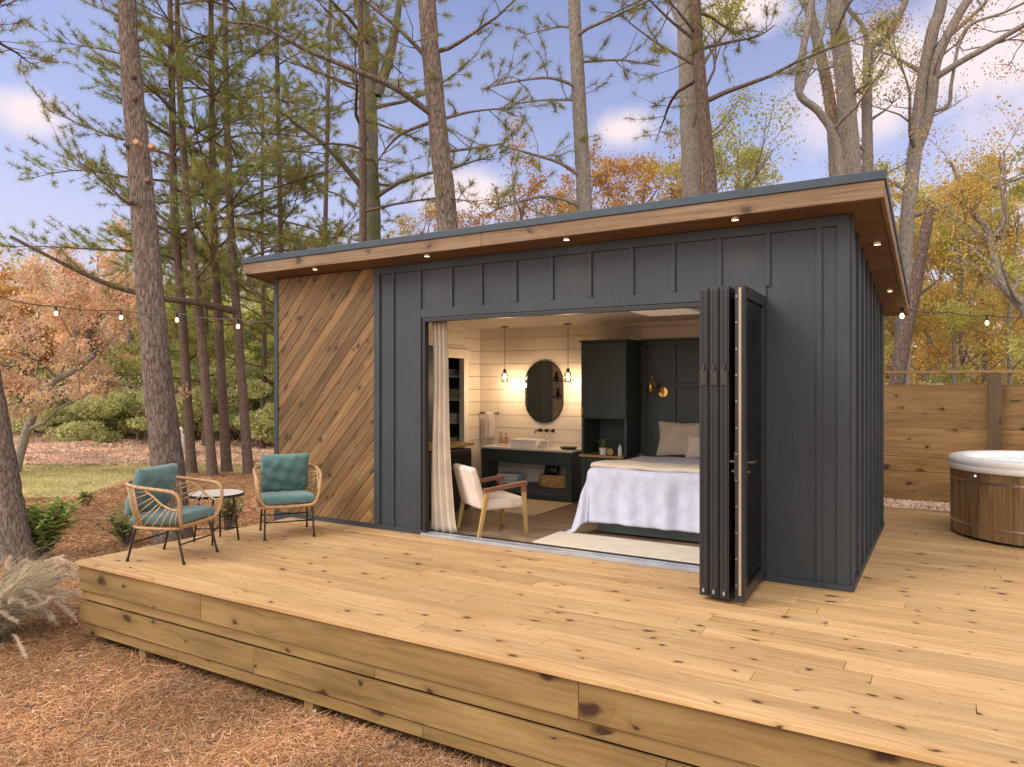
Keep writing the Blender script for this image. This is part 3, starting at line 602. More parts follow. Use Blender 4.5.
mb = MB(); V = [(PX-.06, .112, 2.43), (-.111, .112, 2.43), (-.111, IY+.03, 2.40), (PX-.06, IY+.03, 2.40)]
mb.hexa(V+[(a, c2, z+.03) for a, c2, z in V]); mb.build('ceiling', 'ceil', cab)
MB().box(-2.35, 1.4, 2.385, -1.75, 2.0, 2.405).build('ceiling_panel', 'panel_light', cab, bevel=.004)
mb = MB(); shiplap(mb, lambda a, c2: mb.box(-.125, .112, a, -.111, IY, c2, 'y'), FZ, 2.43); mb.build('inner_side_wall', 'cream', cab)
mb = MB(); shiplap(mb, lambda a, c2: mb.box(PX, T+.001, a, -4.802, T+.014, c2), FZ, 2.43); mb.box(-4.80, .053, FZ, OX0, .060, 2.43); mb.box(OX0, T+.001, OZ+.03, OX1, T+.014, 2.43); mb.box(OX1, T+.001, FZ, -.126, T+.014, 2.43); mb.build('inner_front_wall', 'cream', cab)
# dark panelled wall behind the bed
mb = MB(); mb.box(-2.80, IY+.002, FZ, -.126, IY+.012, 2.15)
for x in (-2.76, -2.36, -1.68, -1.0, -.36): mb.box(x-.03, IY-.018, FZ, x+.03, IY+.003, 2.09, 'z')
mb.box(-2.8, IY-.020, 2.091, -.126, IY+.003, 2.151); mb.box(-2.8, IY-.017, 1.55, -.126, IY+.0025, 1.61); mb.box(-2.8, IY-.017, .03, -.126, IY+.0025, .14); mb.box(-2.8, IY-.035, 2.152, -.126, IY+.02, 2.175)
mb.build('panelled_wall', 'cab', cab, bevel=.003)
# opening frame, sill and track
fr = MB().box(OX0-.002, -.035, .034, OX0+.03, .03, OZ, 'z').box(OX1-.045, -.035, .034, OX1+.002, .13, OZ, 'z').box(OX0+.031, -.035, OZ-.035, OX1-.046, .03, OZ+.003).build('door_frame', 'alu', cab, bevel=.002)
mb = MB(); mb.box(OX0, -.075, .002, OX1, .084, .020); mb.box(OX0, -.075, .0205, OX1, -.045, .033); mb.box(OX0, .015, .0205, OX1, .050, .033); mb.box(OX0, -.038, .0205, OX1, -.003, .030)
mb.build('sill', 'track', fr, bevel=.001)
MB().box(OX0, .0845, .0, OX1, .1, .037).build('threshold_strip', 'black', fr)
# corner string light bulb sits at the rear corner, see below
# folding doors
def leaf(name, x0, y0, x1, y1, label=None, handle=False, edge=False, hinge=True):
    """a door leaf standing on the line (x0,y0)-(x1,y1); first end is the free edge seen from outside"""
    ln = math.hypot(x1-x0, y1-y0); a = math.atan2(y1-y0, x1-x0)
    R = Matrix.Translation((x0, y0, .035)) @ Matrix.Rotation(a, 4, 'Z'); hgt = OZ-.035+.02; th = .068
    root = bpy.data.objects.new(name, None); COL.objects.link(root); root.parent = cab; root.matrix_local = R; root.empty_display_size = .1
    s = .085
    mb = MB(); mb.box(0, -th/2, 0, s, th/2, hgt, 'z'); mb.box(ln-s, -th/2, 0, ln, th/2, hgt, 'z'); mb.box(s, -th/2+.002, 0, ln-s, th/2-.002, s); mb.box(s, -th/2+.002, hgt-s, ln-s, th/2-.002, hgt)
    mb.box(-.006, -th*.36, .03, 0.001, -th*.12, hgt-.02, 'z'); mb.box(-.006, th*.12, .03, .001, th*.36, hgt-.02, 'z')
    mb.build('door_frame', 'alu', root, bevel=.003)
    MB().box(s-.005, -.012, s-.005, ln-s+.005, .012, hgt-s+.005).build('pane', 'glass', root)
    if edge: 
        mb = MB(); mb.box(-.009, -.011, .05, -.002, .007, hgt-.02, 'z'); e = mb.build('edge_strip', 'gasket', root)
        for k in range(12): MB().tube([(-.0075, .024, .12+k*(hgt-.2)/11), (-.0025, .024, .12+k*(hgt-.2)/11)], .0055, 8).build('screw', 'steel', root)
    if hinge:
        mb = MB(); mb.box(-.014, -.026, 1.55, .001, .026, 1.66); mb.box(-.022, -.010, 1.66, .0, .010, 1.70); mb.build('hinge', 'alu_edge', root, bevel=.003)
        mb = MB(); mb.box(-.013, -.018, .012, .001, .018, .07); mb.build('roller_bracket', 'alu', root, bevel=.003)
        MB().box(-.0165, -.006, .03, -.0135, .006, .055).build('latch_plate', 'track', root)
    if handle:
        for sgn in (-1, 1):
            mb = MB(); yb = sgn*(th/2+.001); mb.box(.02, min(yb, yb+sgn*.008), .86, .06, max(yb, yb+sgn*.008), 1.08, 'z'); yy = sgn*(th/2+.05)
            mb.tube([(.04, sgn*th/2, 1.0), (.04, yy, 1.0), (.16, yy, 1.0)], .009, 8); mb.tube([(.04, sgn*th/2, .93), (.04, sgn*(th/2+.03), .93)], .01, 8); mb.build('handle', 'alu_edge', root, smooth=False)
    return root
leaf('folding_door', -.90, -.80, -.885, .03)
leaf('folding_door', -.822, -.81, -.812, .03)
leaf('folding_door', -.745, -.82, -.74, .03)
leaf('swing_door', -.628, -.845, -.655, -.02, handle=True, edge=True, hinge=False)
# ------------------------------------------------------------------ inside things
def pillow_mb(w_, h_, t_, pinch=.0, nn=18, wr=.006, seed=0, pw=2.6, ex=.42):
    """cushion in its xy plane, z thickness, centred"""
    mb = MB(); r_ = random.Random(seed); ph = [r_.uniform(0, 6) for _ in range(6)]
    for sgn in (1, -1):
        def fn(a, b2, sgn=sgn):
            u, v = a*2-1, b2*2-1; u = math.sin(u*PI/2); v = math.sin(v*PI/2)
            th = (max(0, 1-abs(u)**pw)*max(0, 1-abs(v)**pw))**ex
            sx_ = 1-pinch*(1-v*v)*.0-pinch*abs(u)*0; x = u*w_/2*(1-pinch*(1-abs(v))**1); y = v*h_/2*(1-pinch*(1-abs(u)))
            z = sgn*(t_/2*th+wr*th*(math.sin(9*u+ph[0]+3*v)+math.sin(11*v+ph[1]-4*u)+.6*math.sin(23*u*v+ph[2])))
            return (x, y, z)
        o0 = len(mb.f); mb.grid(fn, nn, nn)
        if sgn < 0: mb.f[o0:] = [f[::-1] for f in mb.f[o0:]]
    return mb
def place(mb, Mx): mb.v = [tuple(Mx @ Vector(p)) for p in mb.v]; return mb
# curtain
cu = MB()
def cfn(a, b2):
    z = .035+(1-b2)*2.24; x = -4.085+(.19+.11*b2)*a; fold = .024*math.sin(a*PI*7+.6*math.sin(b2*3))*(1-.2*b2)
    if b2 > .93: x += (b2-.93)*.35*(a-.3); 
    return (x+.008*math.sin(b2*5+a*3), .092+fold+.012*math.sin(b2*7), z)
cu.grid(cfn, 90, 40); cu = cu.build('curtain', 'curtain', None, smooth=True, solid=.003); tag(cu, 'full height oatmeal linen curtain gathered at the left of the cabin opening', 'curtain')
# kitchenette along the partition
kc = thing('kitchenette_cabinet', 'dark cabinet with wood worktop and under-counter fridge behind the curtain', 'cabinet', (-4.86, .82, FZ))
MB().box(-.34, -.68, 0, .34, .66, .76).build('cabinet_body', 'cab', kc, bevel=.003)
MB().box(-.343, -.69, .79, .37, .68, .828).build('worktop', 'oak', kc, bevel=.003)
MB().box(.341, .08, .04, .365, .63, .745).build('fridge_door', 'black', kc, bevel=.004)
MB().box(.341, -.66, .04, .36, .06, .745).build('cabinet_door', 'cab', kc, bevel=.003)
MB().box(.366, .12, .70, .378, .6, .715).build('handle', 'bronze', kc)
MB().box(-.45, .30, .83, -.16, .66, 2.06, 'z').build('tall_cupboard', 'cab', kc, bevel=.003)
for k, z in enumerate((1.36, 1.64)):
    ws = thing('wall_shelf', ('lower', 'upper')[k]+' short black wall shelf above the kitchenette, reflected in the mirror', 'shelf', (PX, .52, z), group='black shelves over the kitchenette')
    MB().box(.001, -.18, 0, .14, .18, .02).build('shelf', 'black', ws)
    MB().box(.002, -.15, -.05, .012, -.13, -.001).box(.002, .13, -.05, .012, .15, -.001).build('bracket', 'black', ws)
    o = MB().lathe([(0, 0), (.03, 0), (.034, .05), (.02, .10), (.014, .15), (0, .15)], 16).build('dark_bottle', 'amber' if False else 'black', None, smooth=True); o.location = (PX+.07, .48+.06*k, z+.021); tag(o, 'small dark bottle on the %s black wall shelf' % ('lower', 'upper')[k], 'bottle')
# vanity
va = thing('vanity', 'dark open vanity with white top, drawers and lower shelf', 'vanity', (-4.32, 2.70, FZ))
VX0, VX1, VY0, VY1 = -.72, .70, -.20, .195
MB().box(VX0-.015, VY0-.02, .655, VX1+.02, VY1, .685).build('countertop', 'quartz', va, bevel=.003)
mb = MB(); mb.box(VX0, VY0, 0, VX0+.035, VY1, .654, 'z'); mb.box(VX1-.035, VY0, 0, VX1, VY1, .654, 'z'); mb.box(VX0+.035, VY0+.006, 0, VX0+.09, VY0+.06, .654, 'z'); mb.box(VX1-.085, VY0+.006, 0, VX1-.035, VY0+.06, .654, 'z')
mb.box(VX0+.0355, VY0+.02, .47, VX1-.0355, VY1, .653); mb.box(VX0+.09, VY0+.012, 0, VX1-.085, VY0+.03, .07); mb.build('frame', 'cab', va, bevel=.002)
for k in range(3): x = VX0+.10+k*.405; MB().box(x, VY0+.003, .485, x+.39, VY0+.02, .64).build('drawer', 'cab', va, bevel=.003)
MB().box(VX0+.036, VY0+.01, .14, VX1-.036, VY1, .17).build('shelf', 'cab', va, bevel=.002)
bx = thing('wash_basin', 'white rectangular vessel sink on the vanity top', 'sink', (-4.38, 2.68, FZ+.6865))
mb = MB(); mb.box(-.20, -.13, 0, .20, .13, .012); mb.box(-.20, -.13, .0125, -.185, .13, .11); mb.box(.185, -.13, .0125, .20, .13, .11); mb.box(-.184, -.13, .0125, .184, -.115, .11); mb.box(-.184, .115, .0125, .184, .13, .11); mb.build('basin', 'porcelain', bx, bevel=.004)
MB().lathe([(0, .013), (.02, .013), (.02, .016), (0, .016)], 16).build('drain', 'black', bx)
o = MB().box(-.055, -.055, 0, .055, .055, .10).build('tissue_box', 'marble', None, bevel=.004); o.location = (-4.09, 2.66, FZ+.6865); tag(o, 'square grey box beside the white sink', 'box')
tb = thing('faucet', 'black wall-mounted faucet under the oval mirror', 'faucet', (-4.20, IY, .94))
mb = MB()
def ycyl(x, z, r_, y0, y1, mb): mb.tube([(x, y0, z), (x, y1, z)], r_, 14)
ycyl(-.10, 0, .028, -.012, -.001, mb); mb.tube([(-.10, -.01, 0), (-.10, -.15, .0), (-.10, -.17, -.03)], .012, 10); mb.build('spout', 'black', tb, smooth=False)
for x in (0, .10):
    mb = MB(); ycyl(x, 0, .026, -.012, -.001, mb); ycyl(x, 0, .014, -.06, -.012, mb); mb.tube([(x, -.055, 0), (x-.05, -.055, .0)], .008, 8); mb.build('valve_handle', 'black', tb)
mi = thing('mirror', 'pill-shaped wall mirror in a thin dark frame above the sink', 'mirror', (-4.24, IY, 1.485))
def pill(hw, hh, n=24):
    P = []
    for k in range(n+1): a = PI*k/n; P.append((hw*math.cos(a), hh-hw+hw*math.sin(a)))
    for k in range(n+1): a = PI+PI*k/n; P.append((hw*math.cos(a), -(hh-hw)+hw*math.sin(a)))
    return P
MB().prism(pill(.305, .44), -.022, -.002).build('frame', 'dull_frame', mi); MB().prism(pill(.295, .43), -.0245, -.0225).build('mirror_glass', 'mirror', mi)
def pendant(x, lab):
    p = thing('pendant_lamp', lab, 'lamp', (x, 2.60, 2.405), group='bare bulb pendants by the mirror')
    MB().lathe([(0, 0), (.055, 0), (.055, -.018), (.012, -.024), (0, -.024)], 24).build('canopy', 'bronze', p)
    MB().tube([(0, 0, -.02), (0, 0, -.62)], .004, 8).build('rod', 'bronze', p); MB().lathe([(0, -.60), (.016, -.60), (.024, -.625), (.024, -.665), (0, -.665)], 20).build('socket', 'bronze', p)
    MB().lathe([(0, -.666), (.012, -.668), (.018, -.685), (.028, -.715), (.024, -.745), (.010, -.757), (0, -.758)], 20).build('bulb', 'bulb', p, smooth=True)
    MB().lathe([(.024, -.645), (.048, -.665), (.052, -.72), (.050, -.785), (.0485, -.785), (.0505, -.72), (.0465, -.666), (.024, -.647)], 24, close=True).build('glass_shade', 'clearglass', p, smooth=True)
    l_ = bpy.data.lights.new('pendant_glow', 'POINT'); l_.energy = 8; l_.color = (1, .68, .40); l_.shadow_soft_size = .03; lo = bpy.data.objects.new('pendant_glow', l_); COL.objects.link(lo); lo.parent = p; lo.location = (0, 0, -.83)
pendant(-4.71, 'bare bulb pendant left of the oval mirror'); pendant(-3.72, 'bare bulb pendant between the oval mirror and the dark wardrobe')
tw = thing('towel_bar', 'short black towel bar near the inner door casing', 'towel bar', (-5.14, IY-.001, 1.17))
MB().tube([(-.14, -.001, 0), (-.14, -.07, 0), (.14, -.07, 0), (.14, -.001, 0)], .009, 8).build('bar', 'black', tw)
mb = MB()
def tfn(a, b2):
    if b2 < .5: s_ = b2*2; return (-.04+a*.15+.004*math.sin(s_*6), -.09+.006*math.sin(a*9), -.36*(1-s_)+.0)
    s_ = (b2-.5)*2; ang_ = min(1, s_*8); return (-.04+a*.15, -.09+.034*ang_, .012*math.sin(PI*min(1, s_*8))-.36*max(0, s_-.05))
mb.grid(tfn, 12, 40); o = mb.build('hand_towel', 'towel', None, smooth=True, solid=.006); o.location = tw.location; tag(o, 'pale pink hand towel hanging on the black towel bar', 'towel')
# things on the vanity
tr = thing('soap_tray', 'small pale tray holding two amber bottles on the vanity', 'tray', (-4.80, 2.72, FZ+.6865))
MB().box(-.085, -.05, 0, .085, .05, .025).build('tray', 'towel', tr, bevel=.004)
M['amber'] = plain('amber_glass', (.35, .22, .12), .15)
for k, x in enumerate((-.045, .045)):
    q = thing('soap_bottle', 'amber pump bottle, %s of the pair on the vanity tray' % ('left one' if k == 0 else 'right one'), 'bottle', (-4.80+x, 2.72, FZ+.712), group='pump bottles on the vanity')
    MB().lathe([(0, 0), (.028, 0), (.030, .01), (.030, .09), (.012, .11), (.012, .12), (0, .12)], 18).build('bottle', 'amber', q, smooth=True)
    MB().lathe([(0, .121), (.006, .121), (.006, .15), (0, .15)], 10).tube([(0, 0, .15), (-.03, 0, .148)], .005, 8).build('pump', 'black', q)
o = MB().lathe([(0, 0), (.10, 0), (.12, .03), (.115, .03), (.095, .006), (0, .006)], 26).build('dark_dish', 'black', None, smooth=False); o.location = (-3.74, 2.66, FZ+.6865); tag(o, 'low black dish at the right end of the vanity top', 'dish')
bs = thing('storage_basket', 'woven seagrass basket on the lower vanity shelf', 'basket', (-3.95, 2.66, FZ+.171))
mb = MB()
for k in range(9):
    z = .01+k*.018; pts = []
    for j in range(33):
        a = 2*PI*j/32; ca, sa = math.cos(a), math.sin(a); e = 4; r_ = 1/((abs(ca)**e+abs(sa)**e)**(1/e)); pts.append((ca*r_*(.19+.008*math.sin(k*.4)), sa*r_*.12, z))
    mb.tube(pts, .0105, 6, cap=False)
mb.build('woven_body', 'basket', bs, smooth=True); MB().box(-.17, -.10, 0, .17, .10, .01).build('base', 'basket', bs)
for sgn in (-1, 1): MB().tube([(sgn*.195, -.04, .12), (sgn*.215, -.02, .15), (sgn*.215, .02, .15), (sgn*.195, .04, .12)], .006, 6).build('handle', 'basket', bs)
o = place(pillow_mb(.22, .15, .12, .05, 10, .008, 3), Matrix.Rotation(1.1, 4, 'X')).build('black_pouch', 'black', None, smooth=True); o.location = (-4.0, 2.68, FZ+.171+.225); tag(o, 'crumpled black pouch lying in the seagrass basket', 'bag')
for k in range(3):
    o = MB().box(-.17, -.12, 0, .17, .12, .045).build('folded_towel', 'blue_towel', None, bevel=.018); o.location = (-4.66+.01*k, 2.66, FZ+.172+k*.047)
    tag(o, ('pale blue folded towel, %s of the stack on the vanity shelf' % ('lowest', 'middle one', 'topmost')[k]), 'towel', 'folded towels under the vanity')
# wardrobe and its niche
wd = thing('wardrobe', 'tall dark wardrobe with an open niche and wooden ledge by the bed', 'wardrobe', (-3.11, 2.62, FZ))
mb = MB(); mb.box(-.31, -.23, 1.12, .31, .27, 2.10); mb.box(-.31, -.23, .66, -.275, .27, 1.119, 'z'); mb.box(.275, -.23, .66, .31, .27, 1.119, 'z'); mb.box(-.274, .25, .66, .274, .27, 1.119); mb.box(-.31, -.23, 0, .31, .27, .630)
mb.build('carcass', 'cab', wd, bevel=.003)
def shaker(x0, x1, z0, z1, y, par, mat='cab'):
    mb = MB(); mb.box(x0, y-.010, z0, x1, y, z1); s = .055; mb.box(x0, y-.020, z0, x0+s, y-.0101, z1, 'z'); mb.box(x1-s, y-.020, z0, x1, y-.0101, z1, 'z'); mb.box(x0+s, y-.0195, z0, x1-s, y-.0101, z0+s); mb.box(x0+s, y-.0195, z1-s, x1-s, y-.0101, z1)
    return mb.build('cabinet_door', mat, par, bevel=.002)
dd = shaker(-.305, .305, 1.135, 2.08, -.231, wd); MB().tube([(-.285, -.262, 1.17), (-.285, -.262, 1.27)], .006, 8).box(-.289, -.262, 1.18, -.281, -.2515, 1.19).box(-.289, -.262, 1.25, -.281, -.2515, 1.26).build('handle', 'brass', dd)
shaker(-.305, .305, .02, .62, -.231, wd)
MB().box(-.325, -.26, 2.101, .325, .27, 2.125).build('cornice', 'cab', wd, bevel=.003); MB().box(-.33, -.27, .631, .274, .25, .659).build('ledge', 'oak', wd, bevel=.003)
LZ = FZ+.66
hp = thing('potted_plant', 'leafy green plant in a white pot in the wardrobe niche', 'plant', (-3.14, 2.44, LZ))
MB().lathe([(0, 0), (.042, 0), (.055, .09), (.050, .09), (.046, .07), (0, .07)], 20).build('pot', 'pot', hp, smooth=False)
mb = MB()
for k in range(38):
    a = rng.uniform(0, 2*PI); l_ = rng.uniform(.10, .2); s_ = rng.uniform(.3, 1.1); p0 = Vector((0, 0, .07)); p1 = p0+Vector((math.cos(a)*l_*s_*.5, math.sin(a)*l_*s_*.5, l_*.7)); p2 = p0+Vector((math.cos(a)*l_*s_, math.sin(a)*l_*s_, l_*.75))
    sd = Vector((-math.sin(a), math.cos(a), 0))*.016; mb.add([p0, p1-sd, p2, p1+sd, ], [(0, 1, 2, 3)])
mb.build('leaves', 'leaf_in', hp)
o = MB().lathe([(0, 0), (.045, 0), (.045, .018), (0, .018)], 22); place(o, Matrix.Rotation(PI/2, 4, 'X')); o = o.build('round_wooden_clock', 'oak', None); o.location = (-3.03, 2.42, LZ+.046); tag(o, 'small round wooden disc standing beside the white plant pot', 'clock')
o = MB().lathe([(0, 0), (.024, 0), (.026, .01), (.026, .10), (.012, .12), (.012, .14), (0, .14)], 18).build('white_bottle', 'white_fab', None, smooth=True); o.location = (-2.90, 2.42, LZ); tag(o, 'white bottle at the right side of the wardrobe niche', 'bottle')
# sconce
sc_ = thing('wall_sconce', 'brass swing-arm sconce with cone shade on the dark panelled wall', 'sconce', (-2.50, IY-.002, 1.49))
MB().tube([(0, -.018, 0), (0, .0, 0)], .062, 24).build('backplate', 'brass', sc_); MB().tube([(0, -.02, -.08), (0, -.03, .0), (0, -.05, .12), (.0, -.07, .11), (-.06, -.16, .08), (-.09, -.18, .22), (-.095, -.19, .22), (-.1, -.2, .12)], .006, 8).build('arm', 'brass', sc_)
MB().lathe([(.012, .13), (.018, .12), (.052, -.01), (.050, -.01), (.016, .118)], 24, (-.10, -.20, 0), close=True).build('shade', 'brass', sc_, smooth=True)
# ------------------------------------------------------------------ bed
bd = thing('bed', 'upholstered dark bed base with thick mattress against the panelled wall', 'bed', (-1.76, 1.87, FZ))
MB().box(-.75, -.98, .02, .75, 1.0, .27).build('bed_base', 'cab', bd, bevel=.006)
for a in (-1, 1):
    for c2 in (-1, 1): MB().box(a*.68-.03, c2*.86-.03, 0, a*.68+.03, c2*.86+.03, .02).build('leg', 'oak', bd)
MB().box(-.75, -.90, .272, .75, 1.0, .655).build('mattress', 'white_fab', bd, bevel=.05)
BX0, BX1, BY0, BY1, BT = -2.57, -.99, .865, 2.86, FZ+.685
bl = MB(); LH = .575
def bfn(a, b2):
    A = -LH+a*(BX1-BX0+2*LH); B = -LH+b2*(BY1-BY0-.45+LH); W = BX1-BX0
    oa = max(0, -A, A-W); sa = -1 if A < 0 else (1 if A > W else 0); ob = max(0, -B)
    x = BX0+min(max(A, 0), W); y = BY0+max(B, 0); hyp = math.hypot(oa, ob)
    if hyp > 1e-6:
        dxn, dyn = sa*oa/hyp, -ob/hyp; q = min(1, hyp/.06); 
        along = A*1.0 if ob > oa else B
        fo = min(1, hyp/.25)*(.014*math.sin(along*17)+.010*math.sin(along*31+1)+.008*math.sin(along*9+2)); flare = .042*q+.09*(hyp/LH)**1.5*(1 if oa > .02 else .45)+fo
        if oa > .05 and ob > .05: flare += .10*min(oa, ob)/LH
        x += dxn*flare; y += dyn*flare; z = BT-max(0, hyp-.02)*1.0+.0
        z = max(z, FZ+.012+.004*math.sin(along*20)); 
        if z < FZ+.03: x += dxn*(hyp-LH)*.5
    else: z = BT+.006*math.sin(A*7+B*3)+.005*math.sin(B*11)
    return (x, y, z)
bl.grid(bfn, 110, 90); o = bl.build('bedspread', 'bedspread', None, smooth=True, solid=.006); tag(o, 'pale lavender muslin bedspread draped to the floor over the bed', 'bedspread')
th_ = MB()
def tfn2(a, b2):
    W = BX1-BX0+.06; x = BX0-.03+a*W; y = BY0+.02+b2*.46; e = min(1, min(b2, 1-b2)*14); return (x, y-.03*(1-e)*0, BT+.014+.030*e**.5+.004*math.sin(a*23+b2*5)+.004*math.sin(a*11))
th_.grid(tfn2, 80, 16); o = th_.build('folded_throw', 'linen', None, smooth=True, solid=.02); tag(o, 'beige throw folded across the foot of the bed', 'blanket')
def pil(name, label, mat, x, y, z, w_, h_, t_, lean, rz=0, seed=1, group=None):
    mb = place(pillow_mb(w_, h_, t_, .10, 20, .004, seed), Matrix.Translation((x, y, z+h_/2)) @ Matrix.Rotation(rz, 4, 'Z') @ Matrix.Rotation(PI/2-lean, 4, 'X'))
    c = Vector((x, y, z)); mb.v = [tuple(Vector(p)-c) for p in mb.v]; o = mb.build(name, mat, None, smooth=True); o.location = c; return tag(o, label, 'pillow', group)
PZ = BT-.02
pil('white_pillow', 'white pillow behind the beige one nearest the wardrobe', 'white_fab', -2.19, 2.76, PZ, .68, .42, .13, .2, 0, 1, 'pillows on the bed'); pil('white_pillow', 'white pillow behind the beige one by the door side', 'white_fab', -1.45, 2.76, PZ, .68, .42, .13, .2, 0, 2, 'pillows on the bed')
pil('beige_pillow', 'large beige linen pillow nearest the wardrobe', 'linen', -2.15, 2.63, PZ, .66, .44, .14, .28, 0, 4, 'pillows on the bed'); pil('beige_pillow', 'large beige linen pillow on the side by the folded doors', 'linen', -1.45, 2.63, PZ, .66, .44, .14, .28, 0, 5, 'pillows on the bed')
pil('lumbar_pillow', 'small ivory lumbar pillow at the middle of the bed', 'uph', -1.82, 2.47, PZ, .5, .3, .12, .35, 0, 6, 'pillows on the bed')
# rugs
o = MB().box(-1.0, -.30, 0, 1.0, .30, .012).build('runner_rug', 'rug', None, bevel=.004); o.location = (-1.87, .415, FZ+.002); tag(o, 'cream runner rug at the foot of the bed along the door sill', 'rug')
o = MB().box(-.72, -.5, 0, .72, .5, .012).build('bath_rug', 'rug2', None, bevel=.004); o.location = (-4.27, 1.90, FZ+.002); tag(o, 'tan rug on the floor in front of the vanity', 'rug')
# armchair
ac = thing('armchair', 'pale upholstered armchair with oak legs and leather wrapped arms', 'armchair', (-3.525, .42, FZ), math.radians(57))
def bez(P, n=10):
    P = [Vector(p) for p in P]; out = []
    for i in range(len(P)-1):
        p0 = P[max(i-1, 0)]; p1 = P[i]; p2 = P[i+1]; p3 = P[min(i+2, len(P)-1)]
        for k in range(n):
            t_ = k/n; out.append(.5*((2*p1)+(-p0+p2)*t_+(2*p0-5*p1+4*p2-p3)*t_*t_+(-p0+3*p1-3*p2+p3)*t_**3))
    out.append(P[-1]); return out
for sgn in (-1, 1):
    MB().bar((.255, sgn*.285, 0), (.225, sgn*.285, .50), .030, .036, (1, 0, 0), .042, .046).build('leg', 'oak', ac, bevel=.004)
    MB().bar((-.285, sgn*.285, 0), (-.19, sgn*.285, .47), .030, .034, (1, 0, 0), .042, .046).build('leg', 'oak', ac, bevel=.004)
    MB().bar((.262, sgn*.285, .53), (-.23, sgn*.282, .475), .050, .045, (0, 0, 1)).bar((.225, sgn*.285, .44), (.222, sgn*.285, .505), .050, .054, (1, 0, 0)).build('armrest', 'leather', ac, bevel=.008)
mb = MB(); mb.box(-.24, -.258, .27, .25, .258, .385); mb.build('seat', 'uph', ac, bevel=.03)
mb = MB()
P0 = [(-.22, .27), (-.30, .72)]
mb.hexa([(-.26, -.262, .28), (-.16, -.262, .28), (-.16, .262, .28), (-.26, .262, .28), (-.37, -.265, .70), (-.30, -.265, .72), (-.30, .265, .72), (-.37, .265, .70)]); mb.build('backrest', 'uph', ac, bevel=.03)
# ------------------------------------------------------------------ rattan chairs
def rattan_chair(label, loc, rz):
    c = thing('rattan_chair', label, 'chair', loc, rz, 'rattan armchairs on the deck')
    half = [(.24, .0, .325), (.25, .15, .328), (.262, .245, .345), (.285, .29, .43), (.292, .308, .53), (.278, .316, .61), (.225, .322, .648), (.11, .327, .662), (-.05, .325, .675), (-.20, .305, .69), (-.30, .235, .70), (-.34, .12, .705), (-.345, 0, .707)]
    rail = half[1:]+[(x, -y, z) for x, y, z in half[-2:0:-1]]
    R_ = bez([half[0]]+rail+[half[0]], 6); MB().tube(R_, .0165, 10, cap=False).build('rim', 'wicker', c, smooth=True)
    seatp = [(.24, 0), (.23, .2), (.17, .27), (-.05, .285), (-.2, .25), (-.27, .15), (-.285, 0), (-.27, -.15), (-.2, -.25), (-.05, -.285), (.17, -.27), (.23, -.2), (.24, 0)]
    MB().tube(bez([(x, y, .315) for x, y in seatp], 6), .013, 8, cap=False).build('seat_ring', 'wicker', c, smooth=True)
    mb = MB()
    for k in range(17): y = -.25+k*.031; h_ = math.sqrt(max(0, 1-(y/.29)**2))*.25; mb.tube([(-h_-.01, y, .317), (min(h_+.01, .235), y, .317)], .007, 5)
    mb.build('seat_weave', 'rope', c, smooth=True)
    mb = MB()
    # back strands run from the rail down to the seat ring
    back = bez([(-.16, .325, .685), (-.27, .27, .695), (-.33, .15, .70), (-.345, 0, .705), (-.33, -.15, .70), (-.27, -.27, .695), (-.16, -.325, .685)], 9)
    low = bez([(-.10, .275, .32), (-.18, .255, .32), (-.26, .15, .32), (-.285, 0, .32), (-.26, -.15, .32), (-.18, -.255, .32), (-.10, -.275, .32)], 9)
    for i in range(0, len(back), 2):
        a, b2 = back[i], low[i]; mid = (a+b2)/2+Vector((-.012, 0, 0)); mb.tube([a, mid, b2], .0055, 6)
    for sgn in (-1, 1):
        arc = bez([(-.04, sgn*.323, .655), (.04, sgn*.32, .60), (.12, sgn*.315, .535), (.22, sgn*.305, .49), (.28, sgn*.302, .50)], 4); mb.tube(arc, .010, 7)
        ends = [(-.325, sgn*.16, .62), (-.32, sgn*.17, .54), (-.305, sgn*.175, .46), (-.285, sgn*.18, .38), (-.20, sgn*.255, .325), (-.10, sgn*.275, .322), (-.01, sgn*.283, .322), (.08, sgn*.28, .322), (.16, sgn*.27, .322), (.21, sgn*.25, .325)]
        for k, e in enumerate(ends):
            st = arc[min(len(arc)-1, 1+int(k*(len(arc)-3)/9))]; e = Vector(e); mid = (st+e)/2+Vector((0, sgn*.018, -.006)); mb.tube([st, mid, e], .0058, 6)
    mb.build('woven_strands', 'rope', c, smooth=True)
    for sx_ in (-1, 1):
        for sy_ in (-1, 1):
            lg = MB().tube(bez([(sx_*.10, sy_*.235, .300), (sx_*.185, sy_*.235, .298), (sx_*.215, sy_*.238, .27), (sx_*.285, sy_*.245, .012)], 5), .0105, 8).build('leg', 'black', c, smooth=True)
            MB().lathe([(0, 0), (.014, 0), (.014, .025), (0, .028)], 12, (sx_*.286, sy_*.245, 0)).build('foot_cap', 'black', lg)
    MB().tube([(.238, -.24, .17), (.238, .24, .17)], .0075, 8).tube([(-.238, -.24, .17), (-.238, .24, .17)], .0075, 8).tube([(-.19, -.235, .299), (.19, -.235, .299)], .009, 8).tube([(-.19, .235, .299), (.19, .235, .299)], .009, 8).build('stretcher', 'black', c, smooth=True)
    s1 = place(pillow_mb(.50, .53, .105, 0, 30, .003, 8, 9, .28), Matrix.Translation((.0, 0, .383)) @ Matrix.Rotation(-.04, 4, 'Y')); s1.build('seat_cushion', 'teal', c, smooth=True)
    b1 = place(pillow_mb(.44, .51, .19, .04, 28, .009, 9, 3.4, .4), Matrix.Translation((-.225, 0, .625)) @ Matrix.Rotation(-1.23, 4, 'Y')); b1.build('back_cushion', 'teal', c, smooth=True)
    return c
rattan_chair('rattan armchair with teal cushions seen side-on at the deck corner', (-5.49, -1.98, 0), math.radians(19))
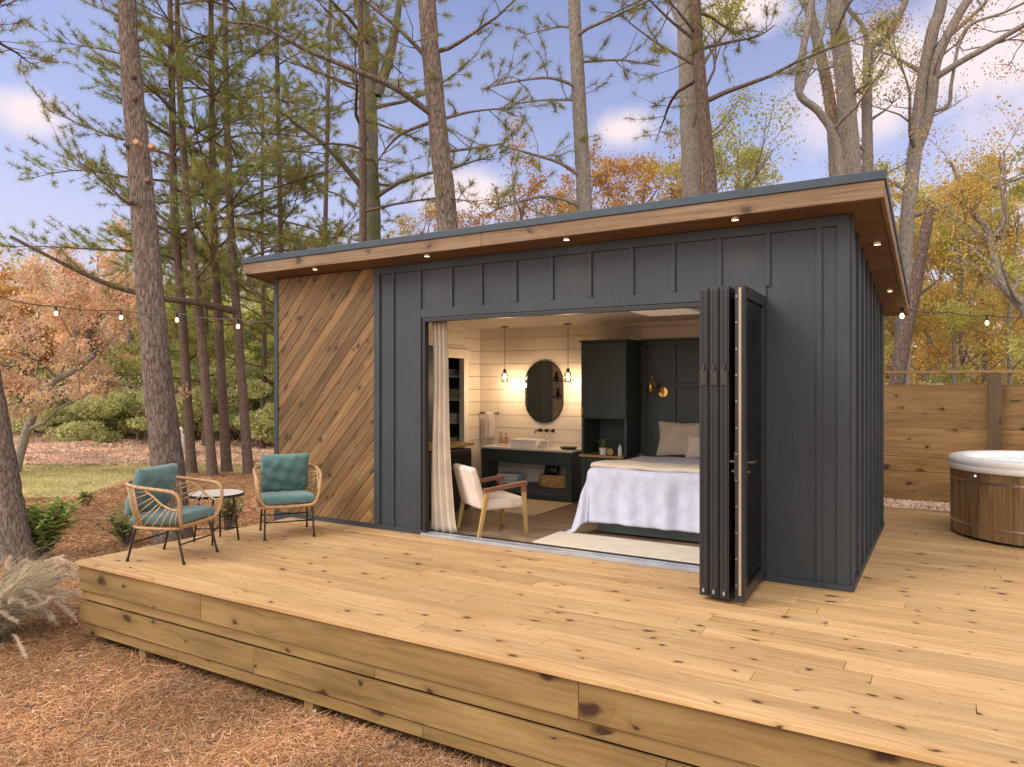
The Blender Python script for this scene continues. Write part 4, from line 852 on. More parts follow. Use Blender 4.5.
rattan_chair('rattan armchair with teal cushions seen from the front beside the diagonal cladding', (-5.41, -.71, 0), math.radians(-36))
tbl = thing('side_table', 'round stone-topped side table with black metal legs between the chairs', 'table', (-5.73, -1.34, 0))
MB().lathe([(0, .470), (.255, .470), (.262, .475), (.262, .488), (.256, .492), (0, .492)], 40).build('table_top', 'marble', tbl, smooth=False)
MB().lathe([(.2625, .462), (.266, .462), (.266, .490), (.2625, .490)], 40, close=True).build('rim_band', 'black', tbl)
for a in range(4):
    an = a*PI/2+.75; MB().tube([(.16*math.cos(an), .16*math.sin(an), .462), (.215*math.cos(an), .215*math.sin(an), 0)], .0095, 8).build('leg', 'black', tbl, smooth=True)
mb = MB()
for a in range(2): an = a*PI/2+.75; q = .195; mb.tube([(q*math.cos(an), q*math.sin(an), .13), (-q*math.cos(an), -q*math.sin(an), .13+.002*a)], .007, 8)
mb.build('cross_brace', 'black', tbl, smooth=True)
# ------------------------------------------------------------------ hot tub
ht = thing('hot_tub', 'round cedar-clad hot tub with white rim and steel bands', 'hot tub', (1.46, 3.20, 0))
R0 = .80; nst = 46; mb = MB()
for k in range(nst):
    a0 = 2*PI*k/nst+.0015; a1 = 2*PI*(k+1)/nst-.0015; P = []; G = []
    for z in (.03, .70):
        for r_, a in ((R0-.03, a0), (R0, a0), (R0, a1), (R0-.03, a1)): P.append((r_*math.cos(a), r_*math.sin(a), z)); G.append((z, a*R0, 0))
    mb.hexa([P[0], P[1], P[2], P[3], P[4], P[5], P[6], P[7]], [G[i] for i in range(8)])
mb.build('cedar_staves', 'stave', ht, bevel=.002)
for z in (.155, .60): MB().lathe([(R0+.0005, z-.011), (R0+.004, z-.011), (R0+.004, z+.011), (R0+.0005, z+.011)], 72, close=True).build('steel_band', 'steel', ht, smooth=False)
MB().lathe([(.0, .0), (.74, 0), (.74, .029), (0, .029)], 48).build('base', 'black', ht)
MB().lathe([(R0-.02, .700), (R0+.018, .698), (R0+.026, .715), (R0+.026, .752), (R0+.018, .760), (R0+.024, .770), (R0+.022, .800), (R0+.004, .825), (R0-.03, .835), (R0-.08, .832), (R0-.12, .815), (R0-.15, .77), (R0-.17, .60), (R0-.20, .3), (0, .28), (0, .25), (R0-.05, .25)], 80, close=True).build('rim', 'acrylic', ht, smooth=True)
MB().lathe([(0, .765), (R0-.155, .765), (R0-.16, .757), (0, .757)], 64).build('water', 'water', ht)
an = math.radians(224)
q = MB().tube([((R0+.0)*math.cos(an), R0*math.sin(an), .66), ((R0+.008)*math.cos(an), (R0+.008)*math.sin(an), .66)], .016, 16).build('indicator_light', 'steel', ht); MB().tube([((R0+.0085)*math.cos(an), (R0+.0085)*math.sin(an), .66), ((R0+.011)*math.cos(an), (R0+.011)*math.sin(an), .66)], .009, 12).build('lens', 'led', q)
# ------------------------------------------------------------------ fence
FY = 5.32
fe = thing('privacy_fence', 'horizontal knotty board fence with top rail behind the hot tub', 'fence', (0, FY, 0))
for (a, c2) in ((-3.7, -1.24), (-1.236, 1.16), (1.164, 3.56), (3.564, 5.96)):
    mb = MB(); z = 0.0
    for k in range(8): mb.box(a, -.018+rng.uniform(-.003, .003), z, c2, .018, z+.193, 'x'); z += .1985
    mb.build('board_panel', 'fence', fe, bevel=.002)
for x in (-3.65, -1.24, 1.16, 3.56, 5.95): MB().box(x-.07, -.12, -.7, x+.07, -.022, 1.735, 'z').build('post', 'post', fe, bevel=.004)
for (a, c2) in ((-3.75, 1.16), (1.163, 6.05)): MB().box(a, -.125, 1.737, c2, .02, 1.772).build('top_rail', 'fence', fe, bevel=.003)
# gravel strip
n = 9000; x = nr.uniform(-1.5, 3, n); y = nr.uniform(4.44, 5.3, n); r_ = nr.uniform(.012, .03, n)
base = np.array([(1, 0, 0), (0, 1, 0), (-1, 0, 0), (0, -1, 0), (0, 0, .7), (0, 0, -.7)], float); tri = [(0, 1, 4), (1, 2, 4), (2, 3, 4), (3, 0, 4)]
m, t, b = newmat('gravel_stone'); gg = t.nodes.new('ShaderNodeNewGeometry'); t.links.new(ramp(t, gg.outputs['Random Per Island'], [(0, (.20, .11, .07)), (.4, (.45, .28, .19)), (1, (.75, .6, .48))]), b.inputs['Base Color']); b.inputs['Roughness'].default_value = .9; M['gravel'] = m
VV = []; FF = []; ang_ = nr.uniform(0, 6.28, n)
for i in range(n):
    ca, sa = math.cos(ang_[i]), math.sin(ang_[i]); o0 = len(VV); k = base*r_[i]*nr.uniform(.7, 1.3, (6, 1)); 
    VV += [(x[i]+p[0]*ca-p[1]*sa, y[i]+p[0]*sa+p[1]*ca, gzz(x[i], y[i])+.035+p[2]) for p in k]; FF += [tuple(o0+j for j in f) for f in tri]
me = bpy.data.meshes.new('gravel'); me.from_pydata(VV, [], FF); me.materials.append(M['gravel']); o = bpy.data.objects.new('gravel', me); COL.objects.link(o); o['kind'] = 'stuff'; tag(o, 'pinkish gravel between the deck and the fence', 'gravel')
# ------------------------------------------------------------------ trees
def smooth_path(P, n=6): return bez(P, n)
def interp(path, s):
    L_ = [0]
    for a, b2 in zip(path[:-1], path[1:]): L_.append(L_[-1]+(b2-a).length)
    s *= L_[-1]
    for i in range(len(path)-1):
        if L_[i+1] >= s: k = (s-L_[i])/max(1e-6, L_[i+1]-L_[i]); return path[i].lerp(path[i+1], k)
    return path[-1]
def limb(mb, p, d, ln, r0, r_, n=6, wob=.15, up=.05, sides=6):
    pts = [Vector(p)]; d = Vector(d).normalized()
    for k in range(n):
        d = (d+Vector((r_.gauss(0, wob), r_.gauss(0, wob), r_.gauss(0, wob*.7)+up))).normalized(); pts.append(pts[-1]+d*ln/n)
    mb.tube(pts, [r0*(1-.85*k/n) for k in range(n+1)], sides, cap=False); return pts
def pine(label, pts, r0, r1, h0, seed, blen=2.6, nb=26, name='pine_tree', mat='needle', bark='pine_bark', group=None, tuft=.15, per=30, wd=.0065, stubs=0, extra=(), dens=1.0, droop=-.02, sub=7, loc=None, nl=.7, toplen=.45):
    r_ = random.Random(seed); base = pts[0] if loc is None else Vector(loc); P = [p-base for p in pts]
    t_ = thing(name, label, 'tree', base, 0, group); path = smooth_path(P, 8); k = len(path)
    mb = MB(); rad = [r0+(r1-r0)*(i/(k-1)) for i in range(k)]
    rad = [q*(1+.28*math.exp(-(path[i].z-path[0].z)/.35)) for i, q in enumerate(rad)]
    mb.tube(path, rad, 14 if r0 > .1 else 9, cap=False, jit=.05); hh = path[-1].z; z0 = path[0].z
    C = []; D = []
    def at_h(h):
        for i in range(k-1):
            if path[i+1].z >= h: q = (h-path[i].z)/max(1e-6, path[i+1].z-path[i].z); return path[i].lerp(path[i+1], q), rad[i]
        return path[-1], rad[-1]
    for j in range(stubs):
        h = r_.uniform(2.2, h0); p, rr = at_h(h); a = r_.uniform(0, 2*PI); dv = Vector((math.cos(a), math.sin(a), .3)); mb.tube([p+dv*rr*.8, p+dv*(rr+.05)], [.045, .03], 7)
    specs = []
    for j in range(nb):
        h = h0+(hh-h0)*((j+r_.random())/nb)**.9; fr_ = (h-h0)/max(.1, hh-h0); a = j*2.4+r_.uniform(-.5, .5); specs.append((h, a, blen*(1-(1-toplen)*fr_)*r_.uniform(.6, 1.2), None))
    for j, (h, a, ln, _) in enumerate(specs):
        p, rr = at_h(h); up0 = r_.uniform(.0, .55)
        pts_ = limb(mb, p, (math.cos(a), math.sin(a), up0), ln, max(.012, min(rr*.42, .014+ln*.012)), r_, 7, .13, droop)
        ns = int(sub*dens*ln/2)+2
        for q in range(ns):
            s_ = .3+.7*(q+r_.random())/ns; bp = interp(pts_, min(1, s_)); bd_ = (pts_[-1]-pts_[0]).normalized(); sd = bd_.cross(Vector((0, 0, 1)))
            sgn = 1 if q % 2 else -1; dv = (bd_*r_.uniform(.5, 1)+sd*sgn*r_.uniform(.4, 1)+Vector((0, 0, r_.uniform(-.1, .45)))).normalized(); l2 = ln*r_.uniform(.16, .34)
            sp_ = limb(mb, bp, dv, l2, .008, r_, 3, .2, .06, 4)
            for z_ in range(max(2, int(l2/.13))):
                e = interp(sp_, min(1, .25+.75*r_.random())); 
                if r_.random() < nl: C.append(e); D.append((sp_[-1]-sp_[0]).normalized()*.6+Vector((0, 0, .35)))
            C.append(sp_[-1]); D.append((sp_[-1]-sp_[0]).normalized())
        C.append(pts_[-1]); D.append((pts_[-1]-pts_[-2]).normalized())
    for e in extra:      # hand-placed limbs: list of points, radius
        pe = smooth_path([Vector(q)-base for q in e[0]], 6); kk = len(pe); mb.tube(pe, [e[1]*(1-.75*i/kk) for i in range(kk)], 7, cap=False)
        for q in range(e[2]):
            bp = interp(pe, r_.uniform(.15, 1)); dv = Vector((r_.gauss(0, 1), r_.gauss(0, 1), r_.gauss(.3, .6))).normalized(); sp_ = limb(mb, bp, dv, r_.uniform(.4, 1.1), .010, r_, 4, .2, .05, 4)
            for z_ in range(4): C.append(interp(sp_, r_.uniform(.3, 1))); D.append((sp_[-1]-sp_[0]).normalized())
    mb.build('trunk', bark, t_, smooth=True)
    if C: fastmesh('crown', needles(np.array([tuple(c) for c in C]), np.array([tuple(c) for c in D]), tuft, per, wd), 3, mat, t_)
    return t_
def T(pl, d, zb=None, ext=None):
    """trunk line through picture points at distance d, dropped to the ground and carried on upwards"""
    P = [atd(px, py, d) for px, py in pl]
    if zb is not None:
        z = gzz(P[0].x, P[0].y)-.1
        if P[0].z > z+.3: sl_ = (P[1]-P[0])/max(.1, P[1].z-P[0].z); P.insert(0, Vector((P[0].x-sl_.x*(P[0].z-z)*.6, P[0].y, z)))
        else: P[0].z = z
    if ext: dv = (P[-1]-P[-2]).normalized(); dv = (dv+Vector((0, 0, .5))).normalized(); P.append(P[-1]+dv*ext)
    return P
def broad(label, pts, r0, r1, seed, leaves=9000, lsize=.09, mat='gold', bark='grey_bark', name='broadleaf_tree', group=None, spread=2.6, h0=2.5, nb=12, forks=(), clump=.18, lvl=2, loc=None, up=.10, per_tip=None, cat='tree'):
    r_ = random.Random(seed); base = pts[0] if loc is None else Vector(loc); P = [p-base for p in pts]; t_ = thing(name, label, cat, base, 0, group)
    path = smooth_path(P, 8); k = len(path); mb = MB(); rad = [r0+(r1-r0)*(i/(k-1)) for i in range(k)]; rad = [q*(1+.25*math.exp(-(path[i].z-path[0].z)/.3)) for i, q in enumerate(rad)]
    mb.tube(path, rad, 12 if r0 > .07 else 8, cap=False, jit=.04); tips = []; hh = path[-1].z
    def grow(p, d, ln, rr, lv):
        pts_ = limb(mb, p, d, ln, rr, r_, 5, .22, up, 6 if lv else 4)
        if lv == 0: tips.append(pts_[-1]); tips.append(pts_[3]); return
        for q in range(r_.randint(3, 5)):
            s_ = r_.uniform(.3, 1); bp = interp(pts_, s_); dv = ((pts_[-1]-pts_[0]).normalized()*.8+Vector((r_.gauss(0, .6), r_.gauss(0, .6), r_.gauss(.1, .4)))).normalized(); grow(bp, dv, ln*r_.uniform(.35, .6), rr*.4, lv-1)
    for j in range(nb):
        h = h0+(hh-h0)*(j+r_.random())/nb; bp = path[-1]; rr = rad[-1]
        for i in range(k-1):
            if path[i+1].z >= h: bp = path[i]; rr = rad[i]; break
        a = j*2.4+r_.uniform(-.6, .6); fr_ = (h-h0)/max(.1, hh-h0); grow(bp, Vector((math.cos(a), math.sin(a), .35+.8*fr_)), spread*(1-.35*fr_)*r_.uniform(.6, 1.15), min(rr*.5, .02+spread*.012), lvl)
    for f in forks:
        pe = smooth_path([Vector(q)-base for q in f[0]], 6); kk = len(pe); mb.tube(pe, [f[1]+(f[2]-f[1])*i/kk for i in range(kk)], 9, cap=False, jit=.04)
        for q in range(f[3]): bp = interp(pe, r_.uniform(.35, 1)); grow(bp, Vector((r_.gauss(0, 1), r_.gauss(0, 1), r_.gauss(.5, .5))), spread*.45, f[2]*.4, 1)
    mb.build('trunk', bark, t_, smooth=True)
    if leaves and tips:
        tp = np.array([tuple(q) for q in tips]); wq = nr.gamma(.9, 1, len(tp)); ii = nr.choice(len(tp), leaves, p=wq/wq.sum()); C = tp[ii]+nr.normal(size=(leaves, 3))*np.array([clump, clump, clump*.6])*(.4+.6*nr.uniform(size=(leaves, 1)))
        fastmesh('crown', leaf_quads(C, lsize), 4, mat, t_)
    return t_
# --- pines at the left of the cabin
pine('thick leaning pine trunk at the left edge behind the plumed grass', T([(20, 575), (8, 505), (-6, 420), (-26, 300), (-40, 150), (-50, 0)], 9.6, 1, 5), .20, .10, 6.6, 21, blen=2.2, nb=14, sub=9, dens=1.2)
big = pine('thickest reddish pine behind the side-on rattan chair, with sawn branch stubs', T([(174, 545), (168, 470), (158, 380), (149, 280), (140, 170), (132, 80), (127, 0)], 10.6, 1, 4.5), .245, .10, 8.0, 5, blen=2.4, nb=10, stubs=9)
M['cut'] = plain('sawn_wood', (.46, .27, .14), .8)
for (px_, py_) in ((139, 145), (154, 149), (150, 182), (133, 203)):
    c_ = atd(px_, py_, 10.40)-big.location; d_ = Vector((-FW[0], -FW[1], 0)); MB().tube([c_, c_+d_*.10+Vector((0, 0, .02))], [.05, .04], 10).build('branch_stub', 'cut' if py_ < 160 else 'pine_bark', big)
slim = [((192, 474), (183, 330), (174, 200), (172, 90), (170, 0), 18.9, .125), ((213, 477), (201, 330), (187, 200), (180, 90), (177, 0), 18.5, .12), ((227, 472), (219, 330), (214, 230), (212, 120), (211, 0), 19.4, .13), ((249, 475), (238, 330), (231, 230), (227, 120), (225, 0), 18.9, .125)]
for i, s_ in enumerate(slim):
    pine(('slender pine just right of the thickest trunk', 'second slender pine right of the thickest trunk', 'slender pine with the broad base, third of the row', 'slender pine nearest the cabin corner, last of the row')[i], T([s_[0], s_[1], s_[2], s_[3], s_[4]], s_[5], 1, 4), s_[6], .05, 4.6+i*.3, 40+i, blen=3.4, nb=32, sub=9, bark='thin_bark', group='slender pines in a row', extra=([([atd(237, 312, 18.9), atd(200, 303, 18), atd(160, 298, 17.2), atd(110, 285, 16.6), atd(60, 262, 16), atd(10, 236, 15.6)], .10, 26), ([atd(233, 240, 18.9), atd(260, 300, 18.4), atd(290, 312, 18)], .05, 10)] if i == 3 else []), mat='needle' if i % 2 else 'needle_g', dens=1.3, tuft=.17, wd=.009, per=26)
pine('pine with thin trunk rising behind the left roof corner', T([(286, 440), (282, 300), (279, 150), (276, 0)], 21, 1, 3), .11, .04, 3.4, 78, blen=4.0, nb=28, bark='thin_bark', dens=1.1, tuft=.19, wd=.011, per=24)
pine('short pine filling the gap left of the cabin', T([(322, 440), (324, 300), (327, 150), (330, 20)], 24, 1, 2), .11, .04, 3.0, 79, blen=4.2, nb=28, bark='thin_bark', mat='needle_g', dens=1.1, tuft=.2, wd=.012, per=24)
pine('bushy green pine showing between the slender trunks', T([(205, 442), (206, 340), (205, 250), (206, 150)], 27, 1), .12, .04, 1.6, 82, blen=4.0, nb=38, bark='thin_bark', mat='needle_g', tuft=.24, wd=.015, per=26, dens=1.2)
pine('tall soft pine just left of the cabin corner', T([(262, 442), (264, 340), (262, 230), (263, 100)], 26, 1), .12, .04, 2.2, 83, blen=3.8, nb=36, bark='thin_bark', mat='needle', tuft=.24, wd=.015, per=26, dens=1.2)
# --- trunks behind the roof
E_ = [([atd(372, 150, 14), atd(345, 110, 13.6), atd(300, 90, 13), atd(250, 60, 12.6)], .06, 14)]
pine('mossy thick trunk behind the roof, forked near the top', T([(370, 250), (369, 180), (368, 100), (370, 40), (360, 0)], 14.2, 1, 4), .23, .12, 5.6, 12, blen=3.0, nb=16, bark='moss_bark', extra=[([atd(376, 95, 14.2), atd(390, 55, 14.2), atd(399, 0, 14.2), atd(402, -80, 14.3)], .12, 6), ([atd(372, 200, 14.2), atd(330, 150, 13.5), atd(290, 120, 13)], .07, 16)], tuft=.16, wd=.008)
pine('thin dark trunk in front of the mossy forked one', T([(363, 250), (363, 150), (361, 50), (360, 0)], 12.5, 1, 3), .07, .04, 5.2, 13, blen=2.4, nb=14, bark='thin_bark')
pine('reddish grey pine trunk above the middle left of the roof, long limb reaching left', T([(448, 240), (440, 150), (433, 75), (427, 0)], 11.6, 1, 4), .17, .13, 7.6, 14, blen=2.2, nb=8,
     extra=[([atd(437, 118, 11.6), atd(395, 88, 11.3), atd(350, 68, 11), atd(302, 48, 10.8), atd(262, 26, 10.6), atd(225, 22, 10.5)], .055, 14), ([atd(431, 62, 11.6), atd(400, 30, 11.4), atd(358, -5, 11.2)], .045, 8), ([atd(441, 152, 11.6), atd(475, 148, 11.8), atd(505, 143, 12)], .03, 7), ([atd(440, 120, 11.6), atd(470, 112, 12), atd(505, 108, 12.4)], .03, 7), ([atd(438, 120, 11.6), atd(400, 135, 12), atd(378, 160, 12.3)], .035, 6)])
pine('straight grey trunk above the middle of the roof with level limbs', T([(585, 225), (581, 140), (577, 60), (574, 0)], 13, 1, 3.5), .145, .10, 7.9, 15, blen=2.3, nb=8, bark='grey_bark',
     extra=[([atd(583, 178, 13), atd(560, 163, 12.9), atd(525, 152, 12.7), atd(498, 145, 12.6)], .04, 12), ([atd(580, 88, 13), atd(550, 78, 12.8), atd(512, 82, 12.6), atd(486, 88, 12.6)], .035, 12), ([atd(578, 62, 13), atd(620, 60, 12.8), atd(660, 66, 12.6)], .03, 10), ([atd(584, 208, 13), atd(548, 196, 12.8), atd(505, 206, 12.6), atd(486, 216, 12.5)], .035, 10), ([atd(579, 100, 13), atd(545, 100, 13.4), atd(505, 105, 13.8)], .03, 8)])
broad('thick pale trunk of the close pair above the roof', T([(692, 205), (690, 130), (687, 60), (684, 0)], 14.2, 1, 3.5), .21, .14, 16, 8000, .06, 'yelgreen', 'grey_bark', h0=5.2, nb=8, spread=2.6, clump=.2, group=None)
pine('slimmer dark trunk of the close pair above the roof', T([(711, 205), (704, 120), (698, 50), (695, 0)], 11.6, 1, 3.5), .11, .085, 6.4, 17, blen=2.2, nb=12, bark='thin_bark', extra=[([atd(702, 45, 11.6), atd(670, 20, 11.5), atd(640, -10, 11.4)], .035, 6), ([atd(705, 70, 11.6), atd(660, 45, 11.8), atd(620, 15, 12)], .03, 10), ([atd(703, 48, 11.6), atd(730, 42, 11.8), atd(758, 36, 12), atd(775, 25, 12)], .03, 10)])
# --- right-hand group
broad('straight grey trunk above the right end of the roof', T([(853, 200), (847, 110), (840, 40), (835, 0)], 12.8, 1, 4), .17, .13, 30, 4200, .045, 'yelgreen', 'grey_bark', h0=6.5, nb=10, spread=1.8, group='bare trunks behind the right roof end')
broad('crooked elbowed trunk beside the straight grey one', T([(842, 195), (835, 140), (819, 112), (799, 92), (803, 50), (812, 0)], 12.2, 1, 3), .075, .05, 31, 2400, .042, 'yelgreen', 'grey_bark', h0=6, nb=5, spread=1.6, group='bare trunks behind the right roof end', forks=[([atd(800, 92, 12.2), atd(812, 60, 12.2), atd(826, 20, 12.2), atd(832, -30, 12.2)], .045, .03, 2)])
broad('mottled slanting trunk left of the straight grey one', T([(836, 200), (832, 120), (826, 80), (815, 30), (808, 0)], 14.2, 1, 3), .12, .09, 32, 2400, .045, 'yelgreen', 'grey_bark', h0=6.5, nb=4, spread=1.8, group='bare trunks behind the right roof end')
broad('slim grey trunk forking into a Y above the roof corner', T([(868, 190), (867, 110), (868, 60), (868, 46)], 13.6, 1), .10, .085, 33, 3000, .045, 'orange', 'grey_bark', h0=4.5, nb=6, spread=1.2, group='bare trunks behind the right roof end', forks=[([atd(868, 46, 13.6), atd(885, 38, 13.6), atd(898, 18, 13.6), atd(910, -10, 13.6)], .08, .05, 3), ([atd(868, 46, 13.6), atd(862, 25, 13.6), atd(848, 8, 13.6), atd(840, -15, 13.6)], .05, .03, 3)])
broad('tall pale trunk beyond the roof corner, two stems splitting low', T([(903, 330), (906, 240), (915, 150), (922, 90), (933, 30), (942, 0)], 13.2, 1, 3), .14, .09, 34, 7000, .045, 'orange', 'grey_bark', h0=4.5, nb=12, spread=2.2, group='bare trunks behind the right roof end', forks=[([atd(916, 150, 13.2), atd(930, 110, 13.1), atd(937, 60, 13), atd(957, 18, 13), atd(975, -10, 13)], .10, .07, 3), ([atd(935, 78, 13), atd(960, 62, 12.8), atd(985, 48, 12.6), atd(1015, 30, 12.4), atd(1045, 12, 12.2)], .06, .04, 6), ([atd(929, 112, 13.1), atd(948, 105, 13), atd(952, 80, 12.9), atd(965, 30, 12.8), atd(1005, 12, 12.6), atd(1040, -5, 12.5)], .035, .02, 4)])
broad('leaning dark dead trunk broken off beside the roof corner', T([(896, 390), (906, 330), (915, 290), (924, 240), (932, 203)], 11.6, 1), .13, .075, 35, 0, .07, 'orange', 'thin_bark', name='dead_tree', h0=9, nb=0, forks=[([atd(914, 298, 11.6), atd(926, 290, 11.6), atd(938, 280, 11.7)], .03, .012, 1)])
broad('small twisted tree with Y-shaped bare stems above the fence', T([(1040, 420), (1034, 340), (1022, 305), (1003, 285), (992, 245), (985, 225)], 9.4, 1), .07, .04, 36, 5000, .038, 'gold', 'grey_bark', h0=2.4, nb=8, spread=1.5, forks=[([atd(985, 225, 9.4), atd(973, 215, 9.4), atd(966, 200, 9.4), atd(950, 160, 9.4)], .035, .015, 3), ([atd(988, 240, 9.4), atd(1000, 228, 9.4), atd(1005, 205, 9.4), atd(1004, 150, 9.4)], .035, .012, 3)])
ORD = ('leftmost', 'second', 'third', 'fourth', 'fifth', 'sixth', 'seventh', 'eighth', 'ninth', 'tenth', 'eleventh', 'twelfth', 'thirteenth', 'fourteenth', 'fifteenth', 'sixteenth', 'seventeenth')
def ordinal(i): return ORD[i]+('' if i == 0 else ' from the left')
CN = {'gold': 'golden', 'orange': 'orange', 'yelgreen': 'yellow-green', 'pink': 'salmon pink', 'brown': 'brown', 'bush': 'green', 'shrub': 'dark green'}
rows = sorted(((955, 16, .07), (927, 20, .09), (985, 19, .10), (1012, 15, .06), (968, 24, .12), (940, 28, .1), (1020, 26, .12), (895, 24, .1), (880, 30, .12), (1050, 20, .1), (910, 17, .05), (998, 31, .1)))
for i, (px_, d_, r__) in enumerate(rows):
    mt = ('gold', 'gold', 'yelgreen', 'gold', 'orange', 'gold', 'gold')[i % 7]
    broad('thin-stemmed %s-leaved tree beyond the fence, %s of its row' % (CN[mt], ordinal(i)), T([(px_, 420), (px_+rng.uniform(-8, 8), 330), (px_+rng.uniform(-16, 16), 270), (px_+rng.uniform(-20, 20), 215)], d_, 1), r__*.8, r__*.3, 100+i, 12500, .042+.0017*d_, mt, 'far_bark' if d_ > 18 else 'grey_bark', group='golden trees beyond the fence', h0=1.4, nb=12, spread=1.9+d_*.02, clump=.17)
rows = sorted(((520, 19, 175, 'orange', 4500), (585, 21, 168, 'orange', 6500), (640, 20, 160, 'orange', 6500), (560, 25, 190, 'gold', 5000), (735, 17, 150, 'yelgreen', 5500), (690, 19, 180, 'gold', 4500), (470, 22, 205, 'orange', 4000), (860, 24, 200, 'gold', 4000), (420, 26, 205, 'gold', 4000)))
for i, (px_, d_, tp, mt, n_) in enumerate(rows):
    broad('%s autumn crown showing above the roof, %s of a loose row' % (CN[mt], ordinal(i)), T([(px_, 400), (px_+5, 300), (px_, 240), (px_+4, tp+28)], d_, 1), .12, .04, 130+i, int(n_*1.5), .075, mt, 'far_bark', group='autumn crowns above the roof', h0=3.2, nb=12, spread=2.3, clump=.2)
# --- left woods across the clearing
broad('leaning grey tree with salmon leaves across the clearing', T([(14, 471), (27, 430), (42, 398), (56, 380), (72, 372), (95, 355)], 19.5, 1), .125, .06, 61, 16000, .09, 'pink', 'grey_bark', h0=1.2, nb=11, spread=3.0, clump=.2, up=.02)
broad('slender bare birch-like trunk at the woods edge', T([(134, 418), (133, 390), (131, 350), (128, 300)], 34, 1, 3), .13, .06, 62, 2500, .16, 'pink', 'porcelain' if False else 'grey_bark', h0=4, nb=8, spread=2)
rows = sorted(((-20, 30, 320, 'orange', 8000), (20, 33, 318, 'orange', 9000), (62, 36, 312, 'pink', 9000), (95, 33, 300, 'pink', 9000), (140, 38, 300, 'pink', 7000), (180, 34, 325, 'yelgreen', 8000), (215, 36, 318, 'yelgreen', 8000), (258, 33, 340, 'yelgreen', 8000), (5, 40, 295, 'pink', 8000), (300, 34, 320, 'yelgreen', 6000)))
for i, (px_, d_, tp, mt, n_) in enumerate(rows):
    broad('soft %s tree at the woods edge beyond the clearing, %s' % (CN[mt], ordinal(i)), T([(px_, 432), (px_+4, 390), (px_+rng.uniform(-8, 8), 350), (px_, tp)], d_, 1), .16, .06, 160+i, int(n_*1.2), .16, mt, 'far_bark', group='autumn trees across the clearing', h0=1.6, nb=13, spread=3.0, clump=.3)
# hedge-like bushes
def bush(label, px_, py_, d_, w_, h_, n_, ls, mat, group=None, name='bush', cat='bush', seed=0):
    p = atd(px_, py_, d_); z = gzz(p.x, p.y); b_ = thing(name, label, cat, (p.x, p.y, z), 0, group); r_ = random.Random(seed); mb = MB(); tips = []
    for k in range(9):
        a = r_.uniform(0, 2*PI); q = limb(mb, (r_.gauss(0, .05*w_), r_.gauss(0, .05*w_), 0), (math.cos(a)*.7*w_/h_*.5, math.sin(a)*.7*w_/h_*.5, 1), h_*r_.uniform(.6, .95), .012+.01*h_, r_, 4, .2, 0, 5); tips += q[1:]
    mb.build('stems', 'far_bark', b_, smooth=True)
    nc = 26; cc = np.array([(r_.gauss(0, .27)*w_, r_.gauss(0, .27)*w_, r_.uniform(.12, .88)*h_) for _ in range(nc)]); sc = np.array([r_.uniform(.12, .2) for _ in range(nc)]); ii = nr.randint(0, nc, n_)
    C = cc[ii]+unit(n_)*(nr.uniform(.3, 1, (n_, 1))**.5)*sc[ii][:, None]*np.array([w_, w_, h_*.8]); C[:, 2] = np.maximum(C[:, 2], .02)
    fastmesh('crown', leaf_quads(C, ls), 4, mat, b_); return b_
for i, (px_, d_, w_, h_) in enumerate(sorted(((10, 34, 5, 2.6), (50, 33, 5.5, 2.9), (85, 32, 5, 2.6), (118, 31, 5, 2.2), (150, 29, 4.5, 2.3), (178, 32, 5, 3.4), (205, 30, 5, 3.6), (235, 29, 5, 3.3), (262, 27, 4, 3.2), (285, 28, 5, 3.4), (320, 30, 5, 3.2), (140, 40, 7, 4.5), (70, 42, 8, 4.6), (240, 40, 8, 6.0), (0, 42, 8, 4.6), (190, 41, 8, 6)))):
    bush('%s bush in the thicket across the clearing, %s' % ('light green' if i % 4 else 'dark green', ordinal(i)), px_, 430, d_, w_, h_, 11000, .14, 'bush' if i % 4 else 'shrub', 'bushes across the clearing', seed=200+i)
for i in range(8):
    mt = ('bush', 'gold', 'brown')[i % 3]; bush('low %s bush in the undergrowth beyond the fence, %s' % (CN[mt], ordinal(i)), 860+i*24, 420, 15+rng.uniform(0, 9), 3, 1.9, 4500, .09, mt, 'undergrowth beyond the fence', seed=240+i)
# near shrubs
def shrub(label, px_, py_, h_, w_, mat, seed, n_=26, ls=.1, lpt=16):
    d_ = 730*2.35/(py_-383.5); p = atd(px_, py_, d_); r_ = random.Random(seed); s_ = thing('shrub', label, 'shrub', (p.x, p.y, gzz(p.x, p.y)), 0, 'low shrubs by the deck'); mb = MB(); C = []; V_ = []
    for k in range(n_):
        a = r_.uniform(0, 2*PI); tl = r_.uniform(.1, 1); q = limb(mb, (r_.gauss(0, .03), r_.gauss(0, .03), 0), (math.cos(a)*tl*w_/h_, math.sin(a)*tl*w_/h_, 1), h_*r_.uniform(.45, 1), .008, r_, 5, .12, .02, 5)
        e = q[-1]; dd_ = (q[-1]-q[-2]).normalized()
        for j in range(lpt):
            b_ = e-dd_*r_.uniform(0, h_*.3); an = r_.uniform(0, 2*PI); ld = (Vector((math.cos(an), math.sin(an), r_.uniform(-.1, .8)))).normalized(); l_ = ls*r_.uniform(.7, 1.2); sd = ld.cross(Vector((r_.gauss(0, .3), r_.gauss(0, .3), 1))).normalized()*l_*.17
            V_ += [tuple(b_), tuple(b_+ld*l_*.5-sd), tuple(b_+ld*l_-Vector((0, 0, l_*.15))), tuple(b_+ld*l_*.5+sd)]
    mb.build('stems', 'far_bark', s_, smooth=True); fastmesh('leaves', V_, 4, mat, s_)
shrub('bright green shrub with long leaves beside the leaning left trunk', 45, 556, .80, .42, 'lime', 1, 40, .17, 20)
shrub('sparse dark-leaved shrub behind the side-on rattan chair', 128, 545, .66, .42, 'shrub', 2, 34, .10)
